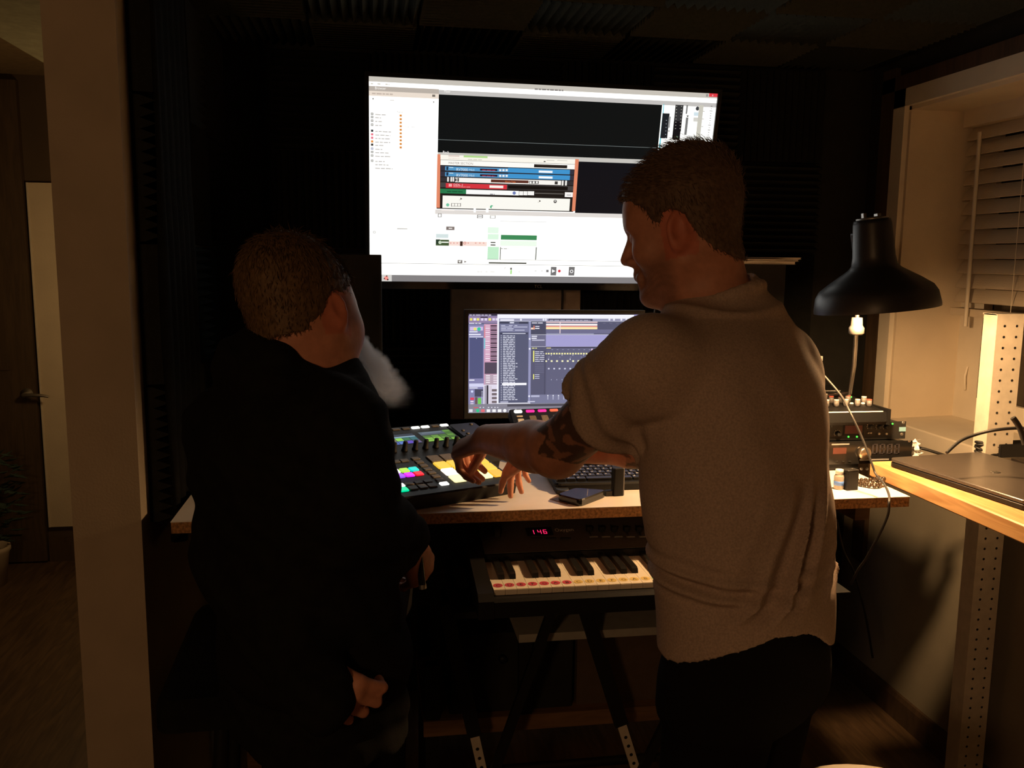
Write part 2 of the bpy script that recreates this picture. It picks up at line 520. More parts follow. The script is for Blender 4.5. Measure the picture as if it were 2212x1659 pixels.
# foam tiles: one ridged mesh per kind, shared by every tile
def foam_mesh(name, n, h, base, material, size=.30):
    m = MB(); p = size / n; s2 = size / 2 - .002
    prof = [(-s2, 0)]
    for i in range(n):
        x = -s2 + (2 * s2) * i / n; w = 2 * s2 / n
        prof += [(x, base), (x + w * .5, base + h)]
    prof += [(s2, base), (s2, 0)]
    m.prism(prof[::-1], 'y', -s2, s2)
    return m.mesh(name, material)
fm_c = foam_mesh('foam_tile', 11, .028, .018, M['ceiling_foam'])
fm_w = foam_mesh('foam_tile', 13, .032, .018, M['black_foam'])
k = 0
for i in range(7):
    for j in range(8):
        x = -.32 + .302 * i; y = .62 + .302 * j
        put('foam_tile', fm_c, ceil, (x, y, 2.18), (PI, 0, 0 if (i + j) % 2 else PI / 2))
for i in range(1, 7):
    for j in range(4):
        x = 1.36 - .302 * (6 - i); z = 1.975 - .302 * j
        put('foam_tile', fm_w, wb, (x, 2.90, z), (PI / 2, PI / 2 if (i + j) % 2 else 0, 0))
for i in range(3):
    for j in range(4):
        y = 2.10 + .302 * i; z = 1.975 - .302 * j
        put('foam_tile', fm_w, wl, (-.485, y, z), (0 if (i + j) % 2 else PI / 2, PI / 2, 0) if (i + j) % 2 else (PI / 2, 0, PI / 2))

# window: casing, jambs, sash, dark glass
win = bpy.data.objects.new('window_1', None); COL.objects.link(win); struct(win, 'deep cream window recess on the right wall')
win.location = (1.70, 1.9, .98)
MB().box(1.70, 1.97, WY1 - .012, WY1, WZ0, WZ1).build('jamb', M['cream_paint'], win, True)
MB().box(1.70, 1.97, WY0, WY0 + .012, WZ0, WZ1).build('jamb', M['cream_paint'], win, True)
MB().box(1.70, 1.97, WY0, WY1, WZ1 - .012, WZ1).build('head_lining', M['cream_paint'], win, True)
MB().prism([(1.682, WZ0 - .03), (1.682, WZ0 - .004), (1.686, WZ0), (1.97, WZ0 + .008), (1.97, WZ0 - .03)], 'y', WY0 - .04, WY1 + .02).build('window_sill', M['trim_paint'], win, True)
MB().box(1.682, 1.70, WY0 - .02, WY1 + .005, WZ0 - .09, WZ0 - .03).build('apron', M['trim_paint'], win, True)
def casing(y0, y1, z0, z1, nm='casing', mt='trim_paint'):
    MB().box(1.683, 1.70, y0, y1, z0, z1).build(nm, M[mt], win, True)
casing(WY1, WY1 + .062, WZ0, WZ1 + .055); casing(WY0 - .062, WY0, WZ0, WZ1 + .055); casing(WY0 - .062, WY1 + .062, WZ1, WZ1 + .055)
casing(WY1 + .063, WY1 + .135, .45, 2.12, 'unlit_strip', 'brown_trim'); casing(WY0 - .2, WY1 + .135, WZ1 + .056, WZ1 + .10, 'unlit_strip', 'brown_trim')  # dark brown strips put where the wall and trim are unlit
fr = MB()
fr.box(1.93, 1.97, 2.545, 2.663, .98, 1.98); fr.box(1.93, 1.97, 1.16, 1.26, .98, 1.98); fr.box(1.93, 1.97, 1.26, 2.545, .98, 1.065); fr.box(1.93, 1.97, 1.26, 2.545, 1.90, 1.98); fr.box(1.93, 1.97, 1.26, 2.545, 1.46, 1.50)
fr.build('sash', M['trim_paint'], win, True)
MB().box(1.948, 1.954, 1.26, 2.545, 1.065, 1.46).build('pane', M['night_glass'], win, True)
MB().box(1.948, 1.954, 1.26, 2.545, 1.50, 1.90).build('pane', M['night_glass'], win, True)
MB().box(1.925, 1.932, 2.515, 2.545, 1.065, 1.45).build('sash_stop', M['brown_trim'], win, True)
lk = MB().tube([(1.925, 2.60, 1.16), (1.915, 2.595, 1.13), (1.915, 2.592, 1.10), (1.921, 2.598, 1.085)], .004)
lk.build('latch_cord', M['trim_paint'], win, True)

# blind
bl = thing('window_blind', 'cream horizontal slat blind hanging halfway down the window recess', 'blind', (1.90, 1.95, 1.33))
MB().box(1.872, 1.918, 1.18, 2.645, 1.925, 1.978).build('headrail', M['cream_paint'], bl, True)
sl = MB(); n = 6
prof = [(-.025 + .05 * i / n, .003 * (1 - (2 * i / n - 1) ** 2)) for i in range(n + 1)]
sl.prism(prof + [(x, z - .0028) for x, z in reversed(prof)], 'y', -.7275, .7275)
slm = sl.mesh('slat', M['cream_paint'])
for i in range(12):
    put('slat', slm, bl, (0, -.035, .575 - .0465 * i), (0, math.radians(-58), 0))
MB().box(1.876, 1.922, 1.19, 2.642, 1.328, 1.352).build('bottom_rail', M['cream_paint'], bl, True)
for y in (1.5, 2.36): MB().tube([(1.872, y, 1.93), (1.874, y, 1.34)], .0012, 5).build('ladder_cord', M['trim_paint'], bl, True)
w0, w1 = onX(2117, 285, 1.862), onX(2085, 705, 1.855)
MB().tube([tuple(w0), tuple(w1)], .0065, 6).build('tilt_wand', M['trim_paint'], bl, True)

# hallway: brown door, pale board for the lit strip, plant
dr = bpy.data.objects.new('door_1', None); COL.objects.link(dr); struct(dr, 'brown hallway door with a lever handle'); dr.location = (-1.97, 4.44, 0)
MB().box(-2.36, -1.585, 4.425, 4.46, .01, 2.27).build('door_leaf', M['hall_door'], dr, True)
for z0, z1 in ((.15, .70), (.95, 2.10)):
    for x0, x1 in ((-2.26, -2.02), (-1.93, -1.69)):
        MB().box(x0, x1, 4.418, 4.426, z0, z1).build('door_panel', M['hall_door'], dr, True)
hd = MB().lathe([(.001, 0), (.028, 0), (.028, .006), (.012, .012), (.011, .05), (.001, .05)], 18)
hd.v = [(x - 1.625, 4.425 - z, y + .835) for x, y, z in hd.v]
h_o = hd.build('handle_rose', M['steel'], dr, True)
MB().tube([(-1.625, 4.38, .835), (-1.59, 4.372, .837), (-1.54, 4.372, .834), (-1.515, 4.376, .828)], [.010, .009, .007, .006]).build('lever', M['steel'], h_o, True)
pn = thing('lit_strip_board', 'tall pale board in place of a lit strip beside the brown door', 'panel', (-1.4, 4.45, .175))
MB().box(-1.573, -1.20, 4.44, 4.46, .175, 1.818).build('board', M['cream_paint'], pn, True)  # added board; its pale colour carries the brightness of the lit strip
MB().box(-1.573, -1.566, 4.436, 4.44, .175, 1.818).build('edge_strip', M['trim_paint'], pn, True)
struct(MB().box(-1.58, -.62, 4.44, 4.46, 0, .12).build('baseboard_hall', M['hall_door']))

pl = thing('potted_plant', 'dark green bushy plant in a tan pot beside the brown hallway door', 'plant', (-1.735, 4.15, 0))
MB().lathe([(.001, 0), (.065, 0), (.085, .15), (.092, .16), (.092, .18), (.08, .18), (.075, .15), (.001, .15)], 20).build('pot', M['partition_paint'], pl)
lf = MB()
for i in range(170):
    a = rng.uniform(0, 2 * PI); hgt = rng.uniform(.2, .62); rad = .14 * math.sin(PI * (hgt - .12) / .58) ** .6 * rng.uniform(.4, 1)
    c = Vector((rad * math.cos(a), rad * math.sin(a), hgt)); d = Vector((math.cos(a), math.sin(a), rng.uniform(-.5, .7))).normalized()
    sd = d.cross(Vector((0, 0, 1))).normalized() * rng.uniform(.014, .026); L = rng.uniform(.05, .09)
    nrm = d.cross(sd).normalized() * .008
    lf._add([c, c + d * L * .5 + sd, c + d * L, c + d * L * .5 - sd, c + d * L * .5 + nrm], [(0, 1, 4), (1, 2, 4), (2, 3, 4), (3, 0, 4)])
fo = lf.build('foliage', M['green_cloth'], pl); fo['kind'] = 'stuff'
MB().tube([(0, 0, .14), (.01, 0, .35), (-.01, .01, .52)], .008).build('stem', M['brown_trim'], pl)

# black curtain on the left wall
cu = MB(); ny, nz = 30, 26
def cpt(i, j, off):
    y = 1.925 + .34 * i / ny
    t = j / nz
    bottom = .865 + .05 * max(0, 1 - i / 5) ** 2 + .10 * max(0, (i - 20) / 10) ** 2
    z = 2.12 + (bottom - 2.12) * t
    x = -.428 + .012 * math.sin(i * 1.25 + .6 * math.sin(j * .3)) * (.4 + .6 * t) + off
    return (x, y, z)
A = [cpt(i, j, 0) for j in range(nz + 1) for i in range(ny + 1)]; B = [cpt(i, j, -.006) for j in range(nz + 1) for i in range(ny + 1)]
s1 = ny + 1; nA = len(A); fs = []
for j in range(nz):
    for i in range(ny):
        a = j * s1 + i
        fs.append((a, a + s1, a + s1 + 1, a + 1)); fs.append((nA + a, nA + a + 1, nA + a + s1 + 1, nA + a + s1))
for i in range(ny):
    a = nz * s1 + i; fs.append((a, nA + a, nA + a + 1, a + 1)); fs.append((i, i + 1, nA + i + 1, nA + i))
for j in range(nz):
    for a, b in ((j * s1, 0), (j * s1 + ny, 1)): fs.append((a, nA + a, nA + a + s1, a + s1))
cu._add(A + B, fs, True)
ct = thing('curtain', 'black cloth hanging on the left wall beside the desk end', 'curtain', (-.43, 2.08, .86))
cu.build('cloth', M['black_cloth'], ct, True)
MB().tube([(-.43, 1.90, 2.125), (-.43, 2.29, 2.125)], .008).build('rod', M['black_plastic'], ct, True)

# assumed unseen lamps: a globe behind the camera, a hallway globe behind the partition
def globe(name, label, loc, r, power, col):
    t = thing(name, label, 'lamp', loc)
    e = glow(name + '_glow', col, power / (PI * 4 * PI * r * r))
    b = MB().ball((0, 0, 0), r, 20, 12); b.build('globe', e, t)
    MB().tube([(0, 0, r * .9), (0, 0, 2.30 - loc[2] if name == 'assumed_hall_lamp' else 2.18 - loc[2])], .008).build('stem', M['steel'], t)
    MB().lathe([(.001, r * .85), (r * .5, r * .85), (r * .4, r * 1.1), (.001, r * 1.1)], 16).build('cap', M['steel'], t)
    return t
globe('assumed_room_lamp', 'assumed warm globe lamp hanging unseen in the room behind the viewer', (-.80, -.95, 1.72), .11, ASSUMED_ROOM_LAMP, (1.0, .53, .24))  # assumed lamp, unseen; added for the warm light on shirt and partition end
globe('assumed_hall_lamp', 'assumed warm globe lamp hanging unseen in the hallway behind the partition', (-.85, 3.55, 1.40), .08, ASSUMED_HALL_LAMP, (1.0, .62, .26))  # assumed lamp, unseen; added to light the pale board and hall floor

# ================================================================== DESK
DZ = .97
desk = thing('desk', 'white laminate desk with raw chipboard edge across the studio', 'desk', (.4, 2.2, 0))
d = MB(); d.curm = 0; d.box(-.405, 1.203, 1.781, 2.60, DZ - .0012, DZ)
d.curm = 1; d.box(-.404, 1.202, 1.782, 2.60, DZ - .024, DZ - .0012)
d.build('desktop', [M['laminate'], M['chipboard']], desk, True)
for x in (-.36, 1.16):
    d = MB().box(x - .02, x + .02, 2.48, 2.52, 0, DZ - .024); d.build('leg', M['shelf_wood'], desk, True)
    d = MB().box(x - .018, x + .018, 1.90, 2.48, DZ - .09, DZ - .024); d.build('bracket', M['shelf_wood'], desk, True)

# ================================================================== TELEVISION
TVL, TVR = np.array([.503, 2.617, 1.706]), (math.radians(11.05), math.radians(.2), math.radians(1.5))
TW, TH = 1.02, 1.02 * 9 / 16
tv = thing('television', 'wall-mounted flat television showing a bright music program', 'television', TVL, TVR)
b = MB()
b.box(-TW / 2 - .012, TW / 2 + .012, .002, .035, -TH / 2 - .022, TH / 2 + .012)
b.prism([(.035, -.2), (.07, -.16), (.07, .16), (.035, .2)], 'x', -.36, .36)
b.build('housing', M['gloss_black'], tv)
bz = MB()
for x0, x1, z0, z1 in ((-TW / 2 - .012, TW / 2 + .012, TH / 2, TH / 2 + .012), (-TW / 2 - .012, TW / 2 + .012, -TH / 2 - .022, -TH / 2), (-TW / 2 - .012, -TW / 2, -TH / 2, TH / 2), (TW / 2, TW / 2 + .012, -TH / 2, TH / 2)):
    bz.box(x0, x1, -.006, .002, z0, z1)
bz.build('bezel', M['gloss_black'], tv)
MB().box(-.12, .12, .07, .10, -.1, .1).box(-.04, .04, .10, .255, -.06, .04).build('wall_bracket', M['steel'], tv)
lv, lf_ = text_polys('TCL', .014)
m = MB(); m._add([(x - .012, -.0063, y - TH / 2 - .016) for x, y, z in lv], lf_); m.build('logo', M['print_grey'], tv)

def plane_map(loc, rot):
    R_ = np.array(Matrix.LocRotScale(None, __import__('mathutils').Euler(rot), None).to_3x3())
    def f(px, py):
        dd = ray(px, py); nrm = R_[:, 1]
        t = (loc - CAM) @ nrm / (dd @ nrm)
        q = R_.T @ (CAM + t * dd - loc)
        return q[0], q[2]
    return f

class Screen:
    """flat display content laid out in the screen's own plane (x right, z up), each element its own colour"""
    def __init__(s, fmap, w, h, back):
        s.m = MB(); s.f = fmap; s.w, s.h, s.lay = w, h, 0
        s.raw(-w / 2, w / 2, -h / 2, h / 2, back)
    def _y(s):
        s.lay += 1; return -.0002 - .000006 * s.lay
    def raw(s, x0, x1, z0, z1, c):
        x0, x1 = max(-s.w / 2, min(x0, x1)), min(s.w / 2, max(x0, x1)); z0, z1 = max(-s.h / 2, min(z0, z1)), min(s.h / 2, max(z0, z1))
        if x1 <= x0 or z1 <= z0: return
        y = s._y(); s.m.cur = tuple(lin(v) for v in c)
        s.m.quad((x0, y, z0), (x1, y, z0), (x1, y, z1), (x0, y, z1))
    def r(s, x0, y0, x1, y1, c):
        a, b_ = s.f(x0, y0), s.f(x1, y1); s.raw(a[0], b_[0], b_[1], a[1], c)
    def disc(s, px, py, rad, c, n=14):
        x, z = s.f(px, py); r = abs(s.f(px + rad, py)[0] - x); y = s._y(); s.m.cur = tuple(lin(v) for v in c)
        s.m._add([(x + r * math.cos(2 * PI * i / n), y, z + r * math.sin(2 * PI * i / n)) for i in range(n)], [tuple(range(n))])
    def tri(s, pts, c):
        y = s._y(); s.m.cur = tuple(lin(v) for v in c)
        q = [s.f(*p) for p in pts]; s.m._add([(x, y, z) for x, z in q], [tuple(range(len(q)))])
    def text(s, px, py, t, hpx, c, wpx=None):
        if t == '~':                                   # lettering too small to read: word-long smears
            x, z = s.f(px, py); hh = abs(s.f(px, py - hpx)[1] - z) * .62; x1 = s.f(px + wpx, py)[0]
            while x < x1 - .001:
                w = min(random.uniform(.006, .016), x1 - x); s.raw(x, x + w, z, z + hh, c); x += w + .0022
            return
        x, z = s.f(px, py); k_ = abs(s.f(px, py - hpx)[1] - z)
        vs, fs_ = text_polys(t, k_ * 1.35); sx = 1.0
        if wpx and vs:
            sx = abs(s.f(px + wpx, py)[0] - x) / max(v[0] for v in vs)
        y = s._y(); s.m.cur = tuple(lin(v) for v in c)
        s.m._add([(x + v[0] * sx, y, z + v[1]) for v in vs], fs_)
    def box_outline(s, x0, y0, x1, y1, c, t=1.2):
        s.r(x0, y0, x1, y0 + t, c); s.r(x0, y1 - t, x1, y1, c); s.r(x0, y0, x0 + t, y1, c); s.r(x1 - t, y0, x1, y1, c)

tf = plane_map(TVL, TVR)
WHT = (294, 293, 286)
S = Screen(tf, TW, TH, WHT)
a = lambda x, y: (780 + x / 5.53, 150 + y / 5.53)
b2 = lambda x, y: (780 + x / 5.53, 400 + y / 5.53)
c3 = lambda x, y: (1160 + x / 5.267, 170 + y / 5.267)
d4 = lambda x, y: (930 + x / 6.506, 320 + y / 6.506)
e5 = lambda x, y: (1000 + x / 5.267, 420 + y / 5.267)
def R_(cv, x0, y0, x1, y1, c): S.r(*cv(x0, y0), *cv(x1, y1), c)
hz = TH / 2
vz = lambda v: hz - v * TH
xl = tf(946, 300)[0]
S.raw(-1, 1, vz(.0235), hz, (200, 194, 184))                       # title bar
S.text(1155, 194, '~', 5, (130, 125, 122), 62)
S.r(*c3(1960, 165), *c3(2055, 210), (226, 60, 70)); S.text(*c3(1990, 198), 'x', 5, (255, 230, 230))
S.r(*c3(1925, 175), *c3(1945, 205), (150, 148, 146))
for q, w_ in ((115, 32), (195, 36), (290, 50)): S.text(*a(q, 176 + (q - 115) * .05), '~', 4, (205, 200, 190), w_ / 5.53)
S.raw(-1, xl, vz(.066), vz(.044), (186, 176, 166)); S.text(*a(165, 236), 'Browser', 6, (255, 252, 246), 24)
S.raw(-1, xl, vz(.089), vz(.066), (236, 222, 208)); S.text(*a(130, 294), '~', 4.5, (196, 180, 168), 45)
R_(a, 850, 300, 885, 328, (120, 112, 104)); R_(a, 862, 380, 872, 398, (90, 88, 84)); S.disc(*a(143, 350), 1.5, (90, 88, 84))
R_(a, 345, 362, 395, 374, (214, 210, 204))
S.raw(xl, 1, vz(.068), vz(.047), (196, 193, 190)); S.text(*a(990, 275), 'Mixer', 6, (255, 252, 248), 14)
S.raw(xl, tf(1428, 250)[0], vz(.343), vz(.068), (13, 17, 18))
S.raw(xl, tf(1428, 250)[0], vz(.2825), vz(.2805), (120, 128, 128))
# browser list
S.text(*a(428, 518), 'Name', 4.5, (150, 146, 142), 13)
for i in range(10):
    y = 552 + 42.3 * i
    R_(a, 460, y - 14, 486, y + 12, (240, 158, 70)); R_(a, 466, y - 4, 484, y + 8, (190, 120, 60))
R_(a, 515, 682, 575, 690, (215, 213, 210)); R_(a, 600, 686, 648, 694, (215, 213, 210))
its = [(530, (60, 58, 56), 130), (568, (60, 58, 56), 70), (612, (60, 58, 56), 80), (660, (70, 68, 66), 80), (732, (40, 44, 50), 190), (775, (235, 120, 140), 180), (816, (235, 120, 140), 175), (860, (225, 140, 60), 180), (898, (50, 46, 44), 100), (945, (90, 105, 160), 85), (985, (80, 78, 76), 160), (1028, (80, 78, 76), 180), (1090, (80, 78, 76), 115), (1130, None, 160), (1172, None, 210)]
for y, c, w_ in its:
    if c:
        R_(a, 118, y - 14, 146, y + 14, c)
        if c[0] > 55 and c[0] < 100: R_(a, 124, y - 8, 140, y + 8, (240, 240, 236))
    S.text(*a(168, y + 14), '~', 3.6, (196, 192, 188), w_ / 5.53)
# mixer channel at the right
S.tri([c3(1438, 290), c3(1446, 290), c3(1400, 790), c3(1386, 790)], (70, 195, 215))
R_(c3, 1428, 392, 1480, 680, (30, 33, 38)); R_(c3, 1575, 296, 1635, 600, (52, 52, 54)); R_(c3, 1556, 480, 1622, 690, (20, 18, 22))
for i in range(8):
    R_(c3, 1582 - i * 2, 312 + i * 36, 1594 - i * 2, 318 + i * 36, (190, 188, 180)); R_(c3, 1638 - i * 2.4, 312 + i * 36, 1650 - i * 2.4, 318 + i * 36, (190, 188, 180))
for i in range(6): R_(c3, 1466 - i * 2, 470 + i * 40, 1476 - i * 2, 478 + i * 40, (150, 160, 170))
R_(c3, 1562, 652, 1600, 674, (90, 110, 90))
R_(c3, 1500, 430, 1508, 560, (150, 150, 150)); S.tri([c3(1488, 590), c3(1512, 590), c3(1500, 606)], (60, 60, 60))
R_(c3, 1700, 300, 1706, 400, (120, 120, 120)); R_(c3, 1694, 440, 1700, 640, (120, 120, 120)); S.tri([c3(1698, 418), c3(1728, 418), c3(1712, 440)], (50, 50, 50))
S.disc(*c3(1825, 340), 4, (60, 62, 66)); R_(c3, 1785, 380, 1850, 425, (210, 228, 236)); R_(c3, 1780, 440, 1840, 490, (214, 212, 205))
R_(c3, 1845, 300, 1850, 700, (205, 202, 190))
for i in range(16):
    w_ = (18, 8, 34, 12, 14, 18, 10, 8, 30, 8, 26, 12, 8, 8, 6, 10)[i]
    R_(c3, 1985 - i * 3 - w_ / 2, 310 + i * 27, 1985 - i * 3 + w_ / 2, 318 + i * 27, (110, 108, 104))
for i in range(4): R_(c3, 1885 - i * 8, 366 + i * 88, 1905 - i * 8, 374 + i * 88, (170, 168, 160))
# rack
S.raw(xl, 1, vz(.364), vz(.343), (198, 195, 188)); S.text(*a(975, 1002), 'Rack', 6, (255, 252, 248), 14)
S.raw(tf(1246, 400)[0], tf(1700, 400)[0], vz(.628), vz(.364), (14, 16, 22))
S.raw(xl, tf(1242, 400)[0], vz(.622), vz(.364), (34, 30, 28))
R_(d4, 140, 92, 2028, 225, (252, 248, 236)); R_(d4, 465, 102, 800, 140, (178, 220, 140)); R_(d4, 250, 98, 405, 122, (226, 206, 196))
S.text(*d4(250, 150), 'INTERFACE', 2.6, (222, 190, 184), 24); S.text(*d4(525, 162), '~', 2, (190, 186, 170), 31)
for x0, w_ in ((1630, 110), (1780, 140)): R_(d4, x0, 150 + x0 * .01, x0 + w_, 162 + x0 * .01, (200, 196, 184))
R_(d4, 1590, 180, 1615, 196, (90, 86, 80))
R_(d4, 140, 165, 2028, 298, (254, 252, 246)); S.text(*d4(250, 222), 'MASTER SECTION', 5.2, (150, 138, 132), 53); R_(d4, 1455, 225, 1918, 284, (34, 28, 24)); R_(d4, 1490, 238, 1885, 254, (78, 70, 62))
for y in (255, 335):
    R_(d4, 140, y - 10, 2010, y + 118, (52, 50, 62))
for y in (255, 335):
    R_(d4, 205, y, 1955, y + 112, (84, 152, 200)); R_(d4, 1090, y + 22, 1955, y + 114, (64, 148, 206))
    S.text(*d4(360, y + 62), 'RV7000', 6.2, (225, 240, 250), 25); S.text(*d4(535, y + 64), 'MkII', 5, (190, 220, 240), 12)
    R_(d4, 695, y + 32, 938, y + 66, (40, 22, 34)); S.text(*d4(725, y + 58), '~', 2.6, (190, 60, 80), 28)
    for x0 in (965, 1010, 1055): R_(d4, x0, y + 40, x0 + 28, y + 68, (245, 245, 245))
    R_(d4, 1520, y + 58, 1712, y + 94, (250, 252, 254)); R_(d4, 222, y + 4, 248, y + 52, (30, 48, 70)); R_(d4, 262, y + 10, 320, y + 22, (200, 225, 240))
R_(d4, 140, 408, 2008, 520, (50, 47, 50)); R_(d4, 345, 412, 1830, 520, (250, 246, 240))
for x0 in (235, 280, 310): R_(d4, x0, 405, x0 + 20, 470, (245, 243, 238))
for x0 in (1845, 1892): R_(d4, x0, 455, x0 + 20, 525, (245, 243, 238))
R_(d4, 345, 425, 365, 465, (80, 78, 76)); R_(d4, 378, 418, 396, 470, (40, 38, 36)); R_(d4, 1745, 465, 1785, 510, (60, 56, 54))
R_(d4, 848, 438, 1375, 494, (92, 48, 38)); S.text(*d4(1045, 482), 'Warm Tube', 4, (240, 120, 60), 23); R_(d4, 1385, 458, 1518, 502, (70, 66, 66))
for x0 in (1392, 1436, 1480): R_(d4, x0, 466, x0 + 26, 494, (248, 246, 242))
R_(d4, 140, 480, 2005, 600, (70, 66, 66)); R_(d4, 215, 490, 1070, 580, (214, 52, 62)); S.text(*d4(320, 528), 'DDL-1', 4.6, (250, 220, 220), 20); S.text(*d4(320, 546), 'DIGITAL DELAY LINE', 2, (250, 205, 205), 36)
R_(d4, 828, 522, 1020, 562, (252, 246, 240)); R_(d4, 255, 500, 300, 540, (245, 170, 170)); R_(d4, 1085, 518, 1925, 592, (20, 17, 16))
R_(d4, 140, 560, 2000, 700, (30, 26, 24)); R_(d4, 135, 568, 500, 642, (40, 122, 76)); S.text(*d4(230, 614), '~', 3.2, (20, 80, 48), 34)
R_(d4, 500, 580, 1238, 664, (252, 252, 250)); S.disc(*d4(1175, 630), 3.6, (110, 125, 180)); S.text(*d4(835, 650), '~', 2.5, (110, 110, 120), 10)
for x0, x1 in ((1245, 1298), (1306, 1358), (1366, 1452)): R_(d4, x0, 604, x1, 662, (250, 248, 244))
R_(d4, 1465, 625, 1870, 650, (96, 92, 88)); R_(d4, 1888, 618, 1995, 688, (250, 246, 244)); S.text(*d4(1912, 666), '~', 4, (190, 186, 184), 10)
R_(d4, 170, 665, 1948, 882, (252, 250, 242))
for x0, y0 in ((400, 700), (1505, 732)):
    S.tri([d4(x0 + 20, y0 - 4), d4(x0 + 45, y0 + 10), d4(x0 + 20, y0 + 26)], (70, 62, 54)); R_(d4, x0, y0 + 22, x0 + 16, y0 + 30, (200, 190, 180))
S.disc(*d4(1750, 748), 3.6, (90, 86, 84)); S.disc(*d4(1750, 742), 1.6, (235, 235, 230)); S.disc(*d4(240, 796), 3.5, (120, 200, 165)); S.disc(*d4(858, 824), 3.5, (80, 180, 130)); S.disc(*d4(872, 832), 2.6, (252, 250, 242))
S.box_outline(*d4(290, 772), *d4(425, 820), (120, 112, 108)); R_(d4, 334, 776, 340, 818, (120, 112, 108)); R_(d4, 378, 776, 384, 818, (120, 112, 108))
xr = tf(1243, 400)[0]
for (p0, p1, nm) in ((78, 130, 0), (1990, 2080, 1)):
    if nm == 0: S.tri([d4(95, 84), d4(137, 86), d4(130, 838), d4(80, 834)], (228, 138, 104))
    else: S.tri([d4(2032, 152), d4(2082, 155), d4(2030, 884), d4(1984, 884)], (228, 138, 104))
# sequencer
S.raw(xl - .004, 1, vz(.648), vz(.626), (226, 220, 215)); R_(b2, 960, 290, 1115, 306, (250, 240, 234)); R_(b2, 1345, 270, 1368, 325, WHT); R_(b2, 1492, 270, 1520, 325, WHT)
S.box_outline(*b2(918, 338), *b2(960, 382), (110, 106, 104), 1.3); S.box_outline(*b2(1385, 352), *b2(1452, 394), (110, 106, 104), 1.4); S.box_outline(*b2(1540, 360), *b2(1604, 396), (130, 128, 126), 1.2)
R_(b2, 1395, 368, 1442, 376, (110, 106, 104)); R_(b2, 1016, 492, 1114, 536, (128, 116, 112)); R_(b2, 1045, 508, 1088, 520, (245, 240, 236))
R_(b2, 1660, 432, 2212, 436, (226, 226, 224)); R_(b2, 895, 580, 1042, 630, (214, 228, 228))
R_(b2, 892, 648, 1048, 722, (66, 86, 52)); R_(b2, 892, 645, 940, 700, (40, 60, 44)); S.disc(*b2(942, 682), 3.6, (205, 220, 195)); R_(b2, 962, 672, 1044, 688, (245, 250, 240))
R_(b2, 1050, 668, 1500, 728, (250, 224, 214)); R_(b2, 1182, 668, 1212, 726, (66, 42, 34)); S.disc(*b2(1238, 690), 3, (206, 110, 96)); S.disc(*b2(1238, 690), 1.8, (250, 230, 222))
for x0 in (1062, 1100, 1140, 1270, 1360, 1410, 1455): R_(b2, x0, 684, x0 + 16, 696, (226, 160, 150))
for y0, y1, c in ((500, 575, (232, 252, 234)), (582, 648, (222, 250, 226)), (734, 884, (198, 240, 206))): R_(b2, 1512, y0, 1640, y1, c)
R_(b2, 1546, 676, 1604, 690, (50, 56, 50)); R_(b2, 1546, 706, 1604, 720, (50, 56, 50)); R_(b2, 1502, 880, 1640, 888, (150, 170, 152))
R_(b2, 1670, 592, 2096, 656, (62, 138, 88)); R_(b2, 1670, 590, 2096, 597, (70, 110, 84)); R_(b2, 1662, 660, 2096, 730, (240, 254, 238))
S.box_outline(*b2(1660, 740), *b2(2090, 890), (128, 132, 126), .9); S.text(*b2(1668, 760), '~', 2.4, (150, 150, 146), 16)
R_(b2, 1524, 918, 1974, 940, (66, 68, 60)); R_(b2, 430, 514, 552, 526, (176, 172, 166)); S.disc(*b2(158, 560), 3, (170, 168, 164)); S.disc(*b2(158, 560), 1.9, WHT)
S.r(*b2(105, 932), *b2(1900, 944), WHT)
q0, q1 = tf(817, 568), tf(1390, 571); S.raw(-1, 1, q0[1] - .0006, q0[1] + .0006, (140, 138, 136))
q0 = tf(1170, 562); S.raw(tf(1080, 560)[0], 1, q0[1] - .0005, q0[1] + .0005, (150, 148, 146))
R_(b2, 1152, 892, 1208, 934, (130, 124, 120)); S.tri([b2(1160, 905), b2(1195, 898), b2(1180, 926)], (250, 250, 246)); S.tri([b2(1232, 900), b2(1262, 912), b2(1232, 926)], (140, 134, 130))
# transport
R_(e5, 1000, 822, 1058, 920, (118, 116, 116)); S.tri([e5(1012, 850), e5(1050, 870), e5(1012, 890)], (255, 255, 255))
R_(e5, 946, 855, 972, 884, (130, 128, 128)); S.disc(*e5(1095, 870), 3.1, (214, 60, 70)); R_(e5, 1205, 822, 1264, 921, (118, 116, 116)); S.disc(*e5(1234, 874), 3.6, (255, 255, 255)); S.disc(*e5(1234, 874), 2.2, (118, 116, 116))
for x0 in (812, 884): S.tri([e5(x0 + 12, 860), e5(x0, 868), e5(x0 + 12, 878)], (205, 205, 203)); S.tri([e5(x0 + 22, 860), e5(x0 + 10, 868), e5(x0 + 22, 878)], (205, 205, 203))
R_(e5, 536, 832, 556, 855, (110, 106, 100)); R_(e5, 538, 858, 554, 905, (170, 226, 140)); S.text(*e5(472, 850), 'f', 5, (130, 126, 120))
for x0, w_ in ((160, 30), (195, 22), (255, 24), (310, 50), (630, 20)): R_(e5, x0, 874, x0 + w_, 882, (216, 214, 210))
# taskbar
S.raw(-1, 1, -hz, vz(.9665), (132, 129, 130)); R_(b2, 232, 1066, 366, 1146, (212, 210, 206)); S.disc(*b2(300, 1108), 4.6, (246, 150, 140)); S.disc(*b2(306, 1084), 1.6, (90, 40, 30)); S.disc(*b2(278, 1114), 1.6, (90, 40, 30)); S.disc(*b2(318, 1126), 1.8, (60, 24, 20))
S.m.build('screen', screen_mat('tv_screen', TV_GAIN), tv)

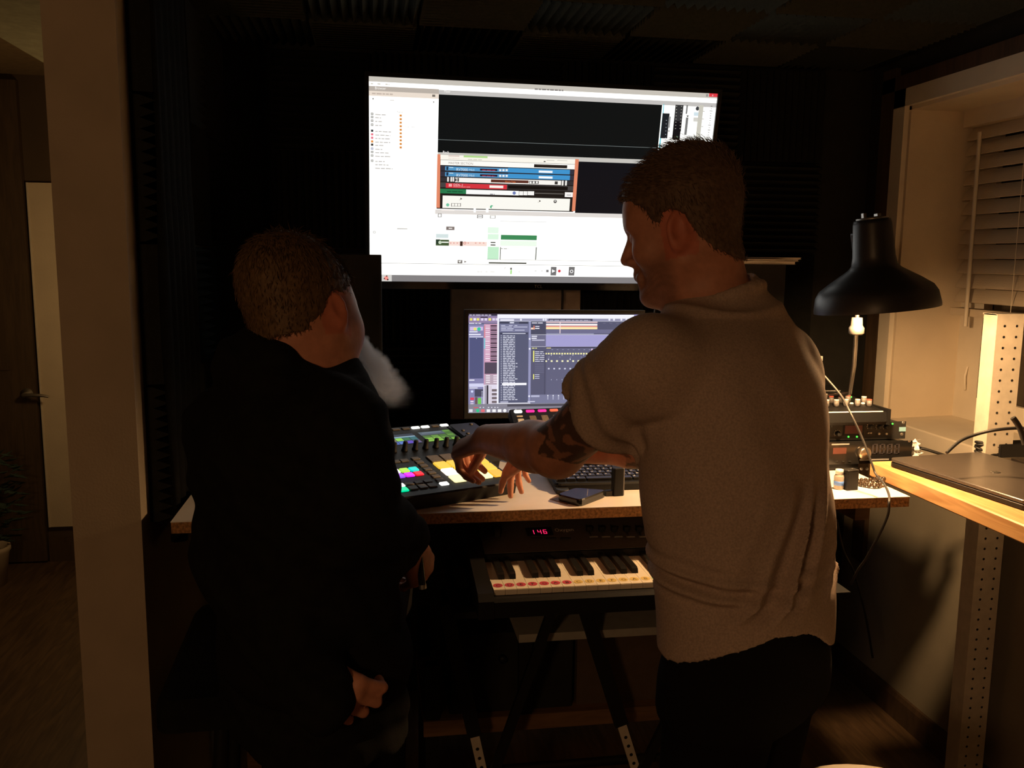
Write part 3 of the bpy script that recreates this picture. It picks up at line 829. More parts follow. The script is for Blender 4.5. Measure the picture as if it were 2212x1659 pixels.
# ================================================================== COMPUTER MONITOR
ML, MR, MW, MH = np.array([.5128, 2.4505, 1.2016]), (math.radians(-2.0), math.radians(.16), math.radians(-.3)), .5, .5 * 9 / 16
mo = thing('computer_monitor', 'black-framed computer monitor showing a drum pattern on the desk', 'monitor', ML, MR)
MB().box(-MW / 2 - .011, MW / 2 + .011, .001, .02, -MH / 2 - .016, MH / 2 + .011).prism([(.02, -.08), (.045, -.06), (.045, .06), (.02, .08)], 'x', -.12, .12).build('housing', M['black_plastic'], mo)
bz = MB()
for x0, x1, z0, z1 in ((-MW / 2 - .011, MW / 2 + .011, MH / 2, MH / 2 + .011), (-MW / 2 - .011, MW / 2 + .011, -MH / 2 - .016, -MH / 2), (-MW / 2 - .011, -MW / 2, -MH / 2, MH / 2), (MW / 2, MW / 2 + .011, -MH / 2, MH / 2)):
    bz.box(x0, x1, -.005, .001, z0, z1)
bz.build('bezel', M['dark_plastic'], mo)
MB().box(-.035, .035, .03, .05, -.22, -.02).build('neck', M['black_plastic'], mo)
MB().rbox(-.12, .12, -.06, .10, -.2285, -.216, .02).build('base', M['black_plastic'], mo)
mf = plane_map(ML, MR)
S = Screen(mf, MW, MH, (100, 102, 134))
g = lambda x, y: (980 + x / 5.027, 640 + y / 5.027)
S.raw(-1, 1, vz(0) * 0 + MH / 2 - .0055, MH / 2, (54, 46, 62)); S.text(*g(170, 208), '~', 3, (215, 205, 225), 47)
R_(g, 160, 215, 475, 290, (150, 132, 168)); R_(g, 290, 222, 370, 235, (60, 52, 66))
for x0, c in ((175, (235, 225, 110)), (215, (240, 236, 250)), (250, (240, 232, 120)), (295, (225, 215, 240)), (335, (225, 215, 240)), (378, (240, 232, 120)), (420, (225, 215, 240)), (455, (225, 215, 240))): R_(g, x0, 238, x0 + 28, 264, c)
S.text(*g(168, 298), '~', 3, (235, 230, 248), 26)
R_(g, 160, 305, 330, 1230, (136, 134, 176)); R_(g, 175, 330, 318, 372, (210, 190, 232)); S.disc(*g(275, 356), 4, (60, 200, 160)); S.disc(*g(232, 356), 3.4, (236, 226, 120)); R_(g, 170, 380, 260, 392, (235, 235, 250)); R_(g, 165, 408, 295, 422, (235, 235, 250))
R_(g, 170, 435, 320, 446, (220, 222, 245)); R_(g, 172, 448, 318, 892, (84, 88, 128)); S.disc(*g(248, 458), .9, (230, 230, 250))
R_(g, 168, 905, 225, 916, (240, 240, 252)); R_(g, 168, 948, 325, 984, (214, 214, 244)); R_(g, 170, 992, 260, 1000, (240, 240, 252)); S.disc(*g(200, 1034), 2.6, (214, 220, 255))
R_(g, 180, 1100, 222, 1126, (226, 70, 96)); R_(g, 182, 1136, 216, 1150, (230, 214, 236)); R_(g, 182, 1162, 216, 1176, (230, 214, 236)); R_(g, 228, 1010, 318, 1090, (74, 74, 96)); R_(g, 232, 1096, 258, 1182, (110, 84, 92)); R_(g, 262, 1104, 298, 1182, (116, 206, 90))
for i in range(10): R_(g, 303, 1030 + i * 16, 314, 1036 + i * 16, (226, 230, 250))
R_(g, 330, 300, 474, 960, (206, 158, 186))
for i in range(17):
    y = 318 + i * 23.5
    R_(g, 345, y, 392, y + 9, (250, 236, 248) if i % 2 else (236, 200, 222)); R_(g, 400, y - 6, 470, y + 12, (134, 112, 132) if i % 2 else (74, 60, 76))
R_(g, 330, 320, 342, 450, (226, 140, 150)); R_(g, 330, 455, 342, 570, (130, 206, 216)); R_(g, 336, 718, 470, 842, (84, 74, 92)); R_(g, 340, 850, 470, 960, (186, 166, 182))
for i in range(4): R_(g, 350, 858 + i * 24, 394, 868 + i * 24, (246, 236, 246)); R_(g, 430, 858 + i * 24, 468, 868 + i * 24, (240, 226, 240))
R_(g, 322, 960, 474, 1200, (226, 220, 238)); R_(g, 356, 966, 376, 1182, (58, 54, 66)); R_(g, 336, 970, 350, 1180, (150, 146, 160)); R_(g, 384, 972, 412, 1176, (216, 208, 222))
for i in range(4): R_(g, 414, 1008 + i * 42, 470, 1034 + i * 42, (118, 106, 112))
# front window
R_(g, 474, 196, 1952, 1166, (246, 246, 255)); R_(g, 492, 240, 1936, 272, (150, 150, 178)); R_(g, 505, 248, 655, 266, (236, 236, 250)); R_(g, 1030, 243, 1508, 268, (66, 66, 88)); S.text(*g(1040, 264), '~', 2.6, (190, 188, 210), 88)
for x0 in (730, 975, 1000, 1690, 1740, 1820, 1875, 1905): S.disc(*g(x0, 254), 2.2, (240, 240, 255))
R_(g, 492, 272, 815, 1155, (88, 92, 118)); R_(g, 500, 280, 600, 294, (58, 60, 78)); R_(g, 610, 280, 655, 294, (226, 228, 244)); R_(g, 710, 280, 806, 296, (60, 62, 80)); R_(g, 500, 300, 810, 388, (122, 124, 156))
for y, xs in ((318, ((515, 560), (600, 640), (660, 690))), (334, ((515, 630), (650, 800))), (352, ((515, 570), (580, 650))), (368, ((515, 640), (665, 770)))):
    for x0, x1 in xs: R_(g, x0, y - 4, x1, y + 4, (200, 202, 226))
R_(g, 500, 396, 806, 412, (66, 68, 90)); R_(g, 530, 400, 780, 408, (220, 222, 240))
for i in range(38):
    y = 428 + i * 18.7
    if i == 28:
        R_(g, 524, y - 10, 790, y + 12, (250, 250, 255)); continue
    w_ = 130 + (26 if i in (16, 18, 25, 37) else 0)
    S.text(*g(535, y + 6), '~', 2.6, (226, 228, 244), w_ / 5.027); S.disc(*g(515, y), .9, (220, 222, 240))
R_(g, 815, 272, 834, 1155, (150, 152, 190)); R_(g, 838, 272, 1000, 415, (76, 78, 100)); S.text(*g(848, 294), '~', 3, (236, 236, 250), 25)
R_(g, 838, 340, 880, 360, (244, 214, 190)); R_(g, 885, 322, 930, 332, (216, 214, 230)); R_(g, 885, 344, 930, 354, (240, 236, 246)); R_(g, 866, 318, 876, 358, (230, 130, 110))
R_(g, 1000, 272, 1936, 415, (86, 88, 114)); R_(g, 1002, 276, 1560, 288, (244, 210, 214)); R_(g, 1002, 298, 1558, 318, (252, 246, 246)); R_(g, 1002, 320, 1558, 332, (240, 150, 140)); R_(g, 1002, 333, 1558, 358, (255, 232, 176)); R_(g, 1002, 360, 1936, 404, (110, 110, 142)); R_(g, 1150, 276, 1157, 402, (250, 226, 230)); R_(g, 1004, 404, 1520, 410, (176, 178, 206))
for i in range(4): R_(g, 1620 + i * 70, 290, 1650 + i * 70, 296, (110, 110, 136))
R_(g, 838, 418, 1000, 545, (110, 110, 138)); R_(g, 845, 428, 905, 440, (226, 226, 242)); R_(g, 845, 450, 900, 462, (240, 240, 252)); R_(g, 850, 470, 985, 482, (196, 196, 220)); S.disc(*g(824, 462), 2, (240, 240, 255)); S.disc(*g(824, 570), 2, (240, 240, 255)); S.disc(*g(818, 1084), 2, (240, 240, 255))
R_(g, 1000, 418, 1936, 545, (164, 160, 210))
R_(g, 838, 548, 1936, 1155, (96, 98, 126)); R_(g, 838, 548, 1000, 1070, (88, 90, 116)); R_(g, 1000, 548, 1936, 560, (70, 70, 94)); S.text(*g(848, 568), '~', 3, (236, 232, 150), 11); S.text(*g(1005, 566), '~', 2.6, (226, 214, 150), 10)
for i in range(13): R_(g, 1060 + i * 58, 576, 1078 + i * 58, 582, (150, 152, 180))
R_(g, 862, 590, 873, 712, (240, 238, 130)); R_(g, 862, 845, 872, 900, (240, 238, 130))
for i in range(6): S.text(*g(882, 606 + i * 20.5), '~', 2.4, (220, 222, 240), 20)
for i in range(5): R_(g, 880, 732 + i * 22, 980, 738 + i * 22, (110, 112, 140))
for i in range(3): R_(g, 880, 846 + i * 20, 930, 854 + i * 20, (190, 192, 216))
for i in range(30): R_(g, 992 + i * 29.3, 614, 1010 + i * 29.3, 630, (250, 244, 176))
for i in range(16): R_(g, 1052 + i * 58.3, 694, 1072 + i * 58.3, 712, (250, 246, 200)); R_(g, 1022 + i * 58.3, 778, 1040 + i * 58.3, 792, (216, 218, 240)); R_(g, 1055 + i * 58.3, 900, 1063 + i * 58.3, 910, (170, 172, 200))
for i in range(8): R_(g, 1054 + i * 117, 634, 1062 + i * 117, 644, (200, 200, 226)); R_(g, 1026 + i * 117, 656, 1040 + i * 117, 664, (140, 142, 170))
for x0 in (1024, 1258): R_(g, x0, 676, x0 + 9, 690, (240, 240, 250))
R_(g, 995, 696, 1012, 712, (250, 246, 200)); R_(g, 1492, 568, 1502, 850, (244, 210, 244)); R_(g, 985, 590, 990, 1150, (76, 78, 102))
R_(g, 838, 1068, 1936, 1150, (122, 124, 154)); R_(g, 838, 1074, 930, 1092, (186, 188, 216))
for i in range(14): R_(g, 1014 + i * 58, 1072, 1026 + i * 58, 1120, (170, 172, 198)); S.disc(*g(1020 + i * 58, 1076), 1.2, (246, 246, 255))
R_(g, 505, 1140, 590, 1152, (190, 190, 214)); R_(g, 800, 1138, 880, 1146, (220, 220, 240))
R_(g, 1955, 200, 2040, 1200, (172, 168, 226)); R_(g, 1955, 210, 2010, 300, (96, 92, 120)); R_(g, 1955, 320, 2006, 336, (80, 78, 110))
# lower bars
R_(g, 150, 1170, 2040, 1215, (134, 132, 146)); R_(g, 580, 1172, 1936, 1180, (78, 76, 88)); R_(g, 215, 1202, 265, 1212, (206, 96, 104))
for x0 in (280, 315, 370, 405, 440, 470): R_(g, x0, 1200, x0 + 14, 1210, (220, 218, 230))
S.raw(-1, 1, -1, mf(*g(600, 1216))[1], (140, 138, 152)); 
for i, (x0, c) in enumerate(((185, (226, 226, 236)), (260, (50, 200, 140)), (316, (230, 110, 120)), (376, (246, 246, 250)), (437, (246, 246, 250)), (497, (250, 250, 252)), (553, (248, 248, 252)), (614, (200, 200, 210)), (672, (248, 248, 252)), (730, (248, 248, 252)), (790, (180, 180, 190)), (850, (210, 210, 220)), (910, (150, 150, 165)))):
    (S.disc(*g(x0, 1240), 3.6, c) if i in (1, 6, 8, 9, 12) else R_(g, x0 - 19, 1226, x0 + 19, 1256, c))
S.m.build('screen', screen_mat('monitor_screen', MON_GAIN), mo)

# beige board behind the monitor
MB().box(.246, .675, 2.836, 2.849, DZ, 1.44).build('x', M['beige_board'])
bb = bpy.data.objects['x']; bb.name = 'backing_board'; tag(bb, 'dull brown board standing behind the computer monitor', 'board')
bv = bb.modifiers.new('bevel', 'BEVEL'); bv.width = .004
tag(MB().tube([(.603, 2.80, 1.46), (.604, 2.79, 1.38), (.601, 2.78, 1.25), (.605, 2.76, 1.05), (.61, 2.70, .978)], .004).build('tv_cable', M['cable_black']), 'thin black cable hanging from the television in front of the brown board', 'cable')
tag(MB().tube([tuple(W(1425, 630, 2.55)), tuple(W(1415, 670, 2.55)), tuple(W(1405, 710, 2.52)), tuple(W(1385, 780, 2.5)), (.72, 2.42, .976)], .0028).build('speaker_cable', M['cable_grey']), 'thin grey cable dropping behind the right edge of the computer monitor', 'cable')

# studio loudspeakers either side
def speaker(x0, x1, y0, y1, z0, z1, label, rz):
    cx, cy = (x0 + x1) / 2, (y0 + y1) / 2; w, dp, h = x1 - x0, y1 - y0, z1 - z0
    t = thing('loudspeaker', label, 'speaker', (cx, cy, z0), (0, 0, rz), 'studio loudspeakers on the desk')
    bm = MB().rbox(-w / 2, w / 2, -dp / 2, dp / 2, 0, h, .008); bm.build('cabinet', M['black_paint'], t)
    f = -dp / 2
    def ringed(nm, zc, r, mt):
        m = MB().lathe([(r, 0), (r, .004), (r * .93, .008), (r * .88, .004), (r * .4, -.02), (r * .3, -.012), (.0005, -.006)], 28, caps=False)
        m.v = [(x, f - z, y + zc) for x, y, z in m.v]; return m.build(nm, M[mt], t)
    ringed('woofer', h * .36, w * .38, 'dark_plastic'); ringed('tweeter', h * .76, w * .16, 'dark_plastic')
    MB().box(-.04, .04, f - .001, f, .02, .03).build('port', M['black_plastic'], t)
    return t
speaker(-.20, .015, 2.29, 2.53, DZ, 1.503, 'tall black loudspeaker in front of the television lower left corner', math.radians(4))
speaker(.945, 1.165, 2.36, 2.60, DZ, 1.488, 'tall black loudspeaker with magazines lying on top', math.radians(-6))
for i, (w_, dd, th, rz, sx, lb) in enumerate(((.235, .27, .008, -.10, .0, 'bottom magazine of the stack on the right loudspeaker'), (.21, .28, .006, -.02, .012, 'middle magazine of the stack on the right loudspeaker'), (.24, .26, .005, -.13, .018, 'topmost magazine of the stack on the right loudspeaker'))):
    m = MB(); m.box(-w_ / 2, w_ / 2, -dd / 2, dd / 2, .0008, th - .0008); t = thing('magazine', lb, 'magazine', (1.06 + sx, 2.47, 1.488 + (0, .008, .014)[i]), (0, 0, rz), 'magazines on the loudspeaker')
    m.build('pages', M['paper'], t)
    for z0, z1 in ((0, .0008), (th - .0008, th)): MB().box(-w_ / 2 - .001, w_ / 2 + .002, -dd / 2 - .002, dd / 2 + .002, z0, z1).build('cover', M['paper'], t)

# ================================================================== PAD CONTROLLER
pp = .035
pc = thing('pad_controller', 'black pad controller with yellow lit pads and two small screens', 'controller', (.1122, 1.9931, 1.0441), (.2327, .0238, .4633))
MB().rbox(-4.4 * pp, 4.3 * pp, -4.9 * pp, 5.05 * pp, -.034, -.003, .008, top=.003).build('body', M['black_plastic'], pc)
for x in (-3.9, 3.4):
    MB().box(x * pp, (x + .5) * pp, 3.2 * pp, 4.4 * pp, -.100 if x > 0 else -.108, -.033).build('rear_foot', M['black_plastic'], pc)
    MB().box(x * pp, (x + .5) * pp, -4.6 * pp, -4.2 * pp, -.036 if x > 0 else -.040, -.033).build('front_foot', M['black_plastic'], pc)
def lit(name, c, s=1.0): return glow(name, tuple(lin(v) for v in c), s)
YEL, WHP, CRM, AMB = lit('pad_yellow', (255, 205, 66), .95), lit('pad_white', (255, 232, 214), 1.7), lit('pad_cream', (255, 236, 170), 1.5), lit('pad_amber', (255, 186, 60), .95)
pm = MB().rbox(-.462 * pp, .462 * pp, -.462 * pp, .462 * pp, -.0035, .0005, .004)
def btn(mesh_, nm, m_, x, y, parent=pc, z=0.0):
    me = mesh_.mesh(nm, m_) if isinstance(mesh_, MB) else mesh_
    return put(nm, me, parent, (x * pp, y * pp, z))
padm = {k_: pm.mesh('pad', v) for k_, v in dict(y=YEL, w=WHP, c=CRM, a=AMB, d=M['dim_pad']).items()}
for r_, row in enumerate(('dddd', 'yyyy', 'wyyy', 'cwca')):
    for c_, q in enumerate(row): put('pad', padm[q], pc, ((c_ + .5) * pp, -(r_ + .5) * pp, 0))
bm_s = MB().rbox(-.30 * pp, .30 * pp, -.19 * pp, .19 * pp, -.0035, 0, .003)
bm_g = MB().rbox(-.31 * pp, .31 * pp, -.27 * pp, .27 * pp, -.0035, 0, .004)
bm_t = MB().rbox(-.32 * pp, .32 * pp, -.15 * pp, .15 * pp, -.0035, 0, .003)
dim_s, dim_g, dim_t = bm_s.mesh('button', M['dim_button']), bm_g.mesh('button', M['dim_button']), bm_t.mesh('button', M['dim_button'])
WB = lit('button_white', (255, 255, 248), 1.6)
for i in range(8): put('button', bm_s.mesh('button', WB) if i == 7 else dim_s, pc, (-.74 * pp, (-.16 - .537 * i) * pp, 0))
cols = {(1, 0): (255, 250, 250), (2, 0): (186, 240, 80), (3, 0): (0, 232, 220), (1, 1): (176, 90, 255), (2, 1): (235, 40, 255), (3, 1): (240, 20, 50), (0, 0): (90, 220, 250), (0, 1): (90, 120, 250)}
for (i, j), c in cols.items(): btn(bm_g, 'button', lit('button_%d%d' % (i, j), c, .95), -3.62 + .665 * i, -1.56 - .65 * j)
for i in range(4):
    c = [(245, 255, 250), None, None, None][i]; x = -3.56 + .655 * i
    btn(bm_s if c else dim_s, 'button', WB, x, -3.40) if c else put('button', dim_s, pc, (x * pp, -3.36 * pp, 0))
    if i == 0: btn(bm_g, 'button', lit('button_teal', (0, 240, 170), .95), -3.62, -3.95)
    else: put('button', dim_g, pc, ((-3.62 + .67 * i) * pp, -3.93 * pp, 0))
for i in range(4): put('button', dim_s, pc, ((-3.5 + .63 * i) * pp, -.25 * pp, 0)); put('button', dim_s, pc, ((-3.5 + .63 * i) * pp, .3 * pp, 0)) if i < 2 else None
for i in range(8):
    x = -1.33 + .79 * i
    put('button', bm_t.mesh('button', WB) if i in (4, 5, 7) else dim_t, pc, (x * pp, 4.58 * pp, 0))
kn = MB().lathe([(.0001, 0), (.0078, 0), (.0078, .003), (.0062, .005), (.0055, .021), (.0045, .0235), (.0001, .0235)], 16).mesh('knob', M['knob_rubber'])
for i in range(8): put('knob', kn, pc, ((-1.62 + .80 * i) * pp, 1.22 * pp, -.003))
put('encoder', MB().lathe([(.0001, 0), (.017, 0), (.017, .012), (.015, .014), (.0001, .014)], 24).mesh('encoder', M['knob_rubber']), pc, (-3.2 * pp, 2.9 * pp, -.003))
def small_screen(x0, x1, y0, y1, cells, back):
    m = MB(); m.cur = tuple(lin(v) for v in back)
    m.quad((x0 * pp, y0 * pp, -.0022), (x1 * pp, y0 * pp, -.0022), (x1 * pp, y1 * pp, -.0022), (x0 * pp, y1 * pp, -.0022))
    for i, (a0, a1, b0, b1, c) in enumerate(cells):
        m.cur = tuple(lin(v) for v in c); z = -.0021 + .00004 * i; X = lambda t: (x0 + (x1 - x0) * t) * pp; Y = lambda t: (y1 - (y1 - y0) * t) * pp
        m.quad((X(a0), Y(b1), z), (X(a1), Y(b1), z), (X(a1), Y(b0), z), (X(a0), Y(b0), z))
    m.build('display', screen_mat('controller_display', .9), pc)
L1 = [(0, 1, .24, .30, (170, 200, 215)), (0, 1, .30, .36, (70, 120, 150))]
cc = [(140, 130, 90), (140, 130, 90), (150, 215, 80), (44, 110, 70), (40, 104, 108)]; c2_ = [(70, 100, 190), (70, 100, 190), (80, 120, 200), (92, 64, 190), (92, 78, 120)]
for i in range(5):
    L1.append((i / 5 + .01, (i + 1) / 5 - .01, .38, .66, cc[i])); L1.append((i / 5 + .01, (i + 1) / 5 - .01, .70, .97, c2_[i]))
small_screen(-1.75, 1.08, 2.12, 3.72, L1, (36, 48, 66))
L2 = [(0, .78, .04, .34, (82, 94, 108)), (.1, .7, .10, .16, (120, 132, 146))]
for j in range(5):
    for i in range(4):
        if j < 2 and i < 3: continue
        br = (132, 190, 66) if (j >= 3 and i < 2) or (j == 4 and i == 3) else ((100, 150, 62) if (i + j) % 2 else (74, 116, 50))
        L2.append((i / 4 + .012, (i + 1) / 4 - .012, j * .2 + .012, j * .2 + .19, br))
small_screen(1.55, 4.12, 2.12, 3.80, L2, (46, 60, 42))

# small dark blue controller at its right rear corner
sc_ = thing('compact_controller', 'small blue-black controller with one white lit button', 'controller', (.1122, 1.9931, 1.0441), (.2327, .0238, .4633))
MB().rbox(.158, .242, .015, .165, -.045, -.002, .010, top=.004).build('body', M['blue_black'], sc_)
MB().box(.165, .235, .13, .155, -.106, -.045).build('rear_foot', M['black_plastic'], sc_)
MB().box(.165, .235, .02, .04, -.080, -.045).build('front_foot', M['black_plastic'], sc_)
rb = MB().lathe([(.0001, -.003), (.0062, -.003), (.0062, 0), (.0001, .0008)], 14)
put('button', rb.mesh('button', WB), sc_, (.222, .108, 0))
dm = MB().lathe([(.0001, -.003), (.0048, -.003), (.0048, 0), (.0001, .0008)], 12).mesh('button', M['dim_button'])
for x, y in ((.178, .118), (.180, .098), (.182, .075), (.230, .085), (.222, .15)): put('button', dm, sc_, (x, y, 0))

# fader controller in front of the monitor
fc = thing('fader_controller', 'black fader controller with pink lit buttons in front of the monitor', 'controller', (.365, 2.30, .97), (0, 0, .12))
T = Matrix.Translation((0, -.055, .062)) @ Matrix.Rotation(math.radians(34), 4, 'X')
m = MB(); m.T = T; m.rbox(0, .30, -.07, .105, -.022, 0, .006, top=.002); m.build('body', M['blue_black'], fc)
for xa in (.01, .27): MB().prism([(-.10, 0), (.06, 0), (.045, .09), (-.09, .018)], 'x', xa, xa + .02).build('foot', M['black_plastic'], fc)
m = MB(); m.T = T; m.rbox(.012, .035, .088, .099, -.001, .003, .004); m.build('button', WB, fc)
PK = lit('button_pink', (255, 40, 150), 1.3); OR = lit('button_salmon', (240, 110, 80), .9)
for i in range(7):
    m = MB(); m.T = T; m.rbox(.046 + .034 * i, .070 + .034 * i, .089, .098, -.001, .003, .003); m.build('button', PK if i < 2 else OR, fc)
    m = MB(); m.T = T; m.rbox(.049 + .034 * i, .069 + .034 * i, -.02, .076, -.001, .0015, .003); m.build('touch_strip', M['dim_pad'], fc)
for z0, z1 in ((.073, .078), (.02, .066)):
    m = MB(); m.T = T; m.rbox(.014, .033, z0, z1, -.001, .002, .003); m.build('button', M['white_plastic'], fc)

# ================================================================== COMPUTER KEYBOARD
kb = thing('computer_keyboard', 'black computer keyboard with small white key legends', 'keyboard', (.405, 1.925, DZ), (math.radians(4), 0, math.radians(-.5)))
MB().rbox(0, .445, -.012, .150, .003, .020, .014, top=.004).build('body', M['black_plastic'], kb)
MB().rbox(.0, .03, -.035, .02, .001, .012, .012).build('palm_edge', M['dark_plastic'], kb)
kc = {}
lg = MB()
for r_, (off, ws) in enumerate((( .006, [1.25, 1.25, 1.25, 5.8, 1.25, 1.25, 1.25, 1.25]), (.006, [2.2] + [1] * 10 + [2.4]), (.006, [1.7] + [1] * 11 + [1.9]), (.006, [1.4] + [1] * 12 + [1.3]), (.006, [1] * 13 + [1.7]), (.006, [1] * 15))):
    x = off
    for w_ in ws:
        w = w_ * .019; ky = .004 + .019 * r_
        if (w_,) not in kc:
            kc[(w_,)] = MB().rbox(.0012, w - .0012, .0012, .0178, 0, .007, .0022, top=.0012).mesh('key', M['ebony'])
        put('key', kc[(w_,)], kb, (x, ky + (.022 if r_ == 5 else 0), .019 + .0006 * r_))
        if w_ < 1.3: lg.box(x + .004, x + .0085, ky + .010 + (.022 if r_ == 5 else 0), ky + .0128 + (.022 if r_ == 5 else 0), .0262 + .0006 * r_, .0263 + .0006 * r_)
        x += w
for r_ in range(5):
    for i in range(6): put('key', kc[(1,)], kb, (.305 + .019 * i + (.012 if i > 2 else 0), .004 + .019 * r_, .019 + .0006 * r_)) if False else None
lg.build('key_legends', M['print_white'], kb)

# black drive on its card, upright adapter
Zt = .986
dA, dB, dC, dD = [onZ(*q, Zt) for q in ((1203, 1067), (1243, 1053), (1312, 1058), (1254, 1080))]
dv = thing('portable_drive', 'flat black portable drive lying near the desk front edge', 'drive', (.44, 1.85, DZ))
m = MB(); pts = [tuple(q[:2]) for q in (dA, dD, dC, dB)]
def shrink(ps, t):
    cx, cy = sum(p[0] for p in ps) / 4, sum(p[1] for p in ps) / 4
    return [(cx + (x - cx) * t, cy + (y - cy) * t) for x, y in ps]
def rnd(ps, t=.16):
    o = []
    for i in range(4):
        p, q, r = Vector(ps[i - 1]), Vector(ps[i]), Vector(ps[(i + 1) % 4])
        a0, a1 = q.lerp(p, t), q.lerp(r, t)
        for u in (0, .33, .67, 1): o.append(tuple(a0.lerp(q, u).lerp(q.lerp(a1, u), u)))
    return o
rows = [(rnd(shrink(pts, .97)), DZ), (rnd(pts), DZ + .004), (rnd(pts), Zt - .003), (rnd(shrink(pts, .95)), Zt)]
k_ = 16; vs = [(x, y, z) for r_, z in rows for x, y in r_]; fs = [tuple(range(k_ - 1, -1, -1)), tuple(range(3 * k_, 4 * k_))]
for a_ in range(3): fs += [(a_ * k_ + i, a_ * k_ + (i + 1) % k_, (a_ + 1) * k_ + (i + 1) % k_, (a_ + 1) * k_ + i) for i in range(k_)]
m._add(vs, fs); m.build('case', M['gloss_black'], dv, True)
q0, q1 = onZ(1270, 1056, Zt + .0003), onZ(1268, 1071, Zt + .0003)
MB().tube([tuple(q0), tuple(q1)], .0006, 5).build('seam', M['print_grey'], dv, True)
cdp = [tuple(onZ(*q, DZ)[:2]) for q in ((1188, 1079), (1225, 1090), (1245, 1082), (1205, 1070))]
cdo = MB().prism(cdp[::-1], 'z', DZ, DZ + .0015).build('card', M['shelf_wood']); tag(cdo, 'small brown card sticking out under the black drive', 'card')
ad = thing('power_adapter', 'upright black adapter plug standing right of the black drive', 'adapter', (.54, 1.87, DZ), (0, 0, .12))
MB().rbox(-.012, .012, -.008, .012, 0, .064, .003).build('body', M['black_plastic'], ad)
MB().box(.012, .0135, -.006, .010, .001, .063).build('edge_strip', M['print_grey'], ad)
MB().rbox(-.030, -.013, -.004, .008, 0, .013, .002).build('plug', M['dark_plastic'], ad)

# ================================================================== MIDI KEYBOARD UNDER THE DESK
mk = thing('music_keyboard', 'black music keyboard with lettered stickers on its white keys', 'keyboard', (.195, 1.62, .80))
X0, PIT, NW = .228, .0235, 29
XE = X0 + PIT * NW + .03
prof = [(1.622, .80), (1.622, .832), (1.628, .838), (1.642, .838), (1.642, .815), (1.803, .815), (1.803, .866), (1.972, .905), (1.985, .90), (1.985, .80)]
m = MB().prism(prof, 'x', X0 - .002, XE - .028); m.build('body', M['black_plastic'], mk, True)
MB().prism([(1.806, .8675), (1.806, .8685), (1.970, .9063), (1.970, .9053)], 'x', X0 + .002, XE - .032).build('top_panel', M['panel_grey'], mk, True)
ep = [(1.618, .80), (1.618, .836), (1.632, .848), (1.80, .872), (1.972, .909), (1.99, .90), (1.99, .80)]
for xa, xb in ((.195, X0 - .002), (XE - .028, XE)): MB().prism(ep, 'x', xa, xb).build('end_cheek', M['black_plastic'], mk, True)
wk = MB(); wk.box(.0004, PIT - .0004, 0, .158, -.012, 0).box(.0004, PIT - .0004, -.001, .0, -.010, -.001); wkm = wk.mesh('white_key', M['ivory'])
bk = MB().prism([(.052, -.002), (.056, .0095), (.063, .012), (.158, .011), (.158, -.002)], 'x', -.0062, .0062).mesh('black_key', M['ebony'])
st_mats = {'r': mat('sticker_red', (0.52, 0.055, 0.10), .6), 'y': mat('sticker_yellow', (0.66, 0.50, 0.17), .6), 'g': mat('sticker_green', (0.25, 0.55, 0.33), .6)}
ink = mat('sticker_ink', (0.02, 0.012, 0.008), .7)
for i in range(NW):
    ko = put('white_key', wkm, mk, (X0 - .195 + PIT * i, .025, .05))
    if i < 21:
        s_ = MB(); n_ = 20
        s_._add([(PIT / 2 + .0098 * math.cos(2 * PI * q / n_), .021 + .0105 * math.sin(2 * PI * q / n_), .0004) for q in range(n_)], [tuple(range(n_))])
        s_.curm = 1; ch = 'CDEFGAB'[i % 7]; vs, fs = text_polys(ch, .0145)
        mx = max(v[0] for v in vs); s_._add([(PIT / 2 - mx / 2 + v[0], .0155 + v[1], .0006) for v in vs], fs)
        s_.build('sticker', [st_mats['r' if i < 7 else 'y' if i < 14 else 'g'], ink], ko)
    if i % 7 in (0, 1, 3, 4, 5) and i < NW - 1:
        put('black_key', bk, mk, (X0 - .195 + PIT * (i + 1), .025, .05))
p0, p1 = np.array([0, 1.803, .8682]), np.array([0, 1.972, .9072])
nrm = np.array([0, -(p1[2] - p0[2]), p1[1] - p0[1]]); nrm /= np.linalg.norm(nrm); tdir = (p1 - p0) / np.linalg.norm(p1 - p0)
def onpanel(px, py, h=0.0015):
    dd = ray(px, py); o = p0 + nrm * h; t = ((o - CAM) @ nrm) / (dd @ nrm); return CAM + t * dd
def panel_quad(m, x0, x1, c0, c1, h):
    pts = []
    for x, cc_ in ((x0, c0), (x1, c0), (x1, c1), (x0, c1)):
        q = p0 + tdir * cc_ + nrm * h; pts.append((x, q[1], q[2]))
    m.quad(*pts)
q = onpanel(1166, 1150); cq = (q - p0) @ tdir
m = MB(); panel_quad(m, q[0] - .030, q[0] + .030, cq - .012, cq + .024, .0006); m.build('display', M['gloss_black'], mk, True)
def seg7(m, x, c, w, h, t, segs):
    S7 = {'a': (0, w, h - t, h), 'd': (0, w, 0, t), 'g': (0, w, h / 2 - t / 2, h / 2 + t / 2), 'f': (0, t, h / 2, h), 'e': (0, t, 0, h / 2), 'b': (w - t, w, h / 2, h), 'c': (w - t, w, 0, h / 2)}
    for s_ in segs:
        a0, a1, b0, b1 = S7[s_]; panel_quad(m, x + a0 + .0004, x + a1 - .0004, c + b0 + .0004, c + b1 - .0004, .0012)
m = MB()
for i, sg in enumerate(('bc', 'fgbc', 'afgedc')): seg7(m, q[0] - .017 + .0125 * i + (-.004 if i == 0 else 0), cq - .006, .0088, .018, .0022, sg)
m.build('digits', M['led_red'], mk, True)
q = onpanel(1199, 1148); vs, fs = text_polys('Oxygen', .0195); cq = (q - p0) @ tdir
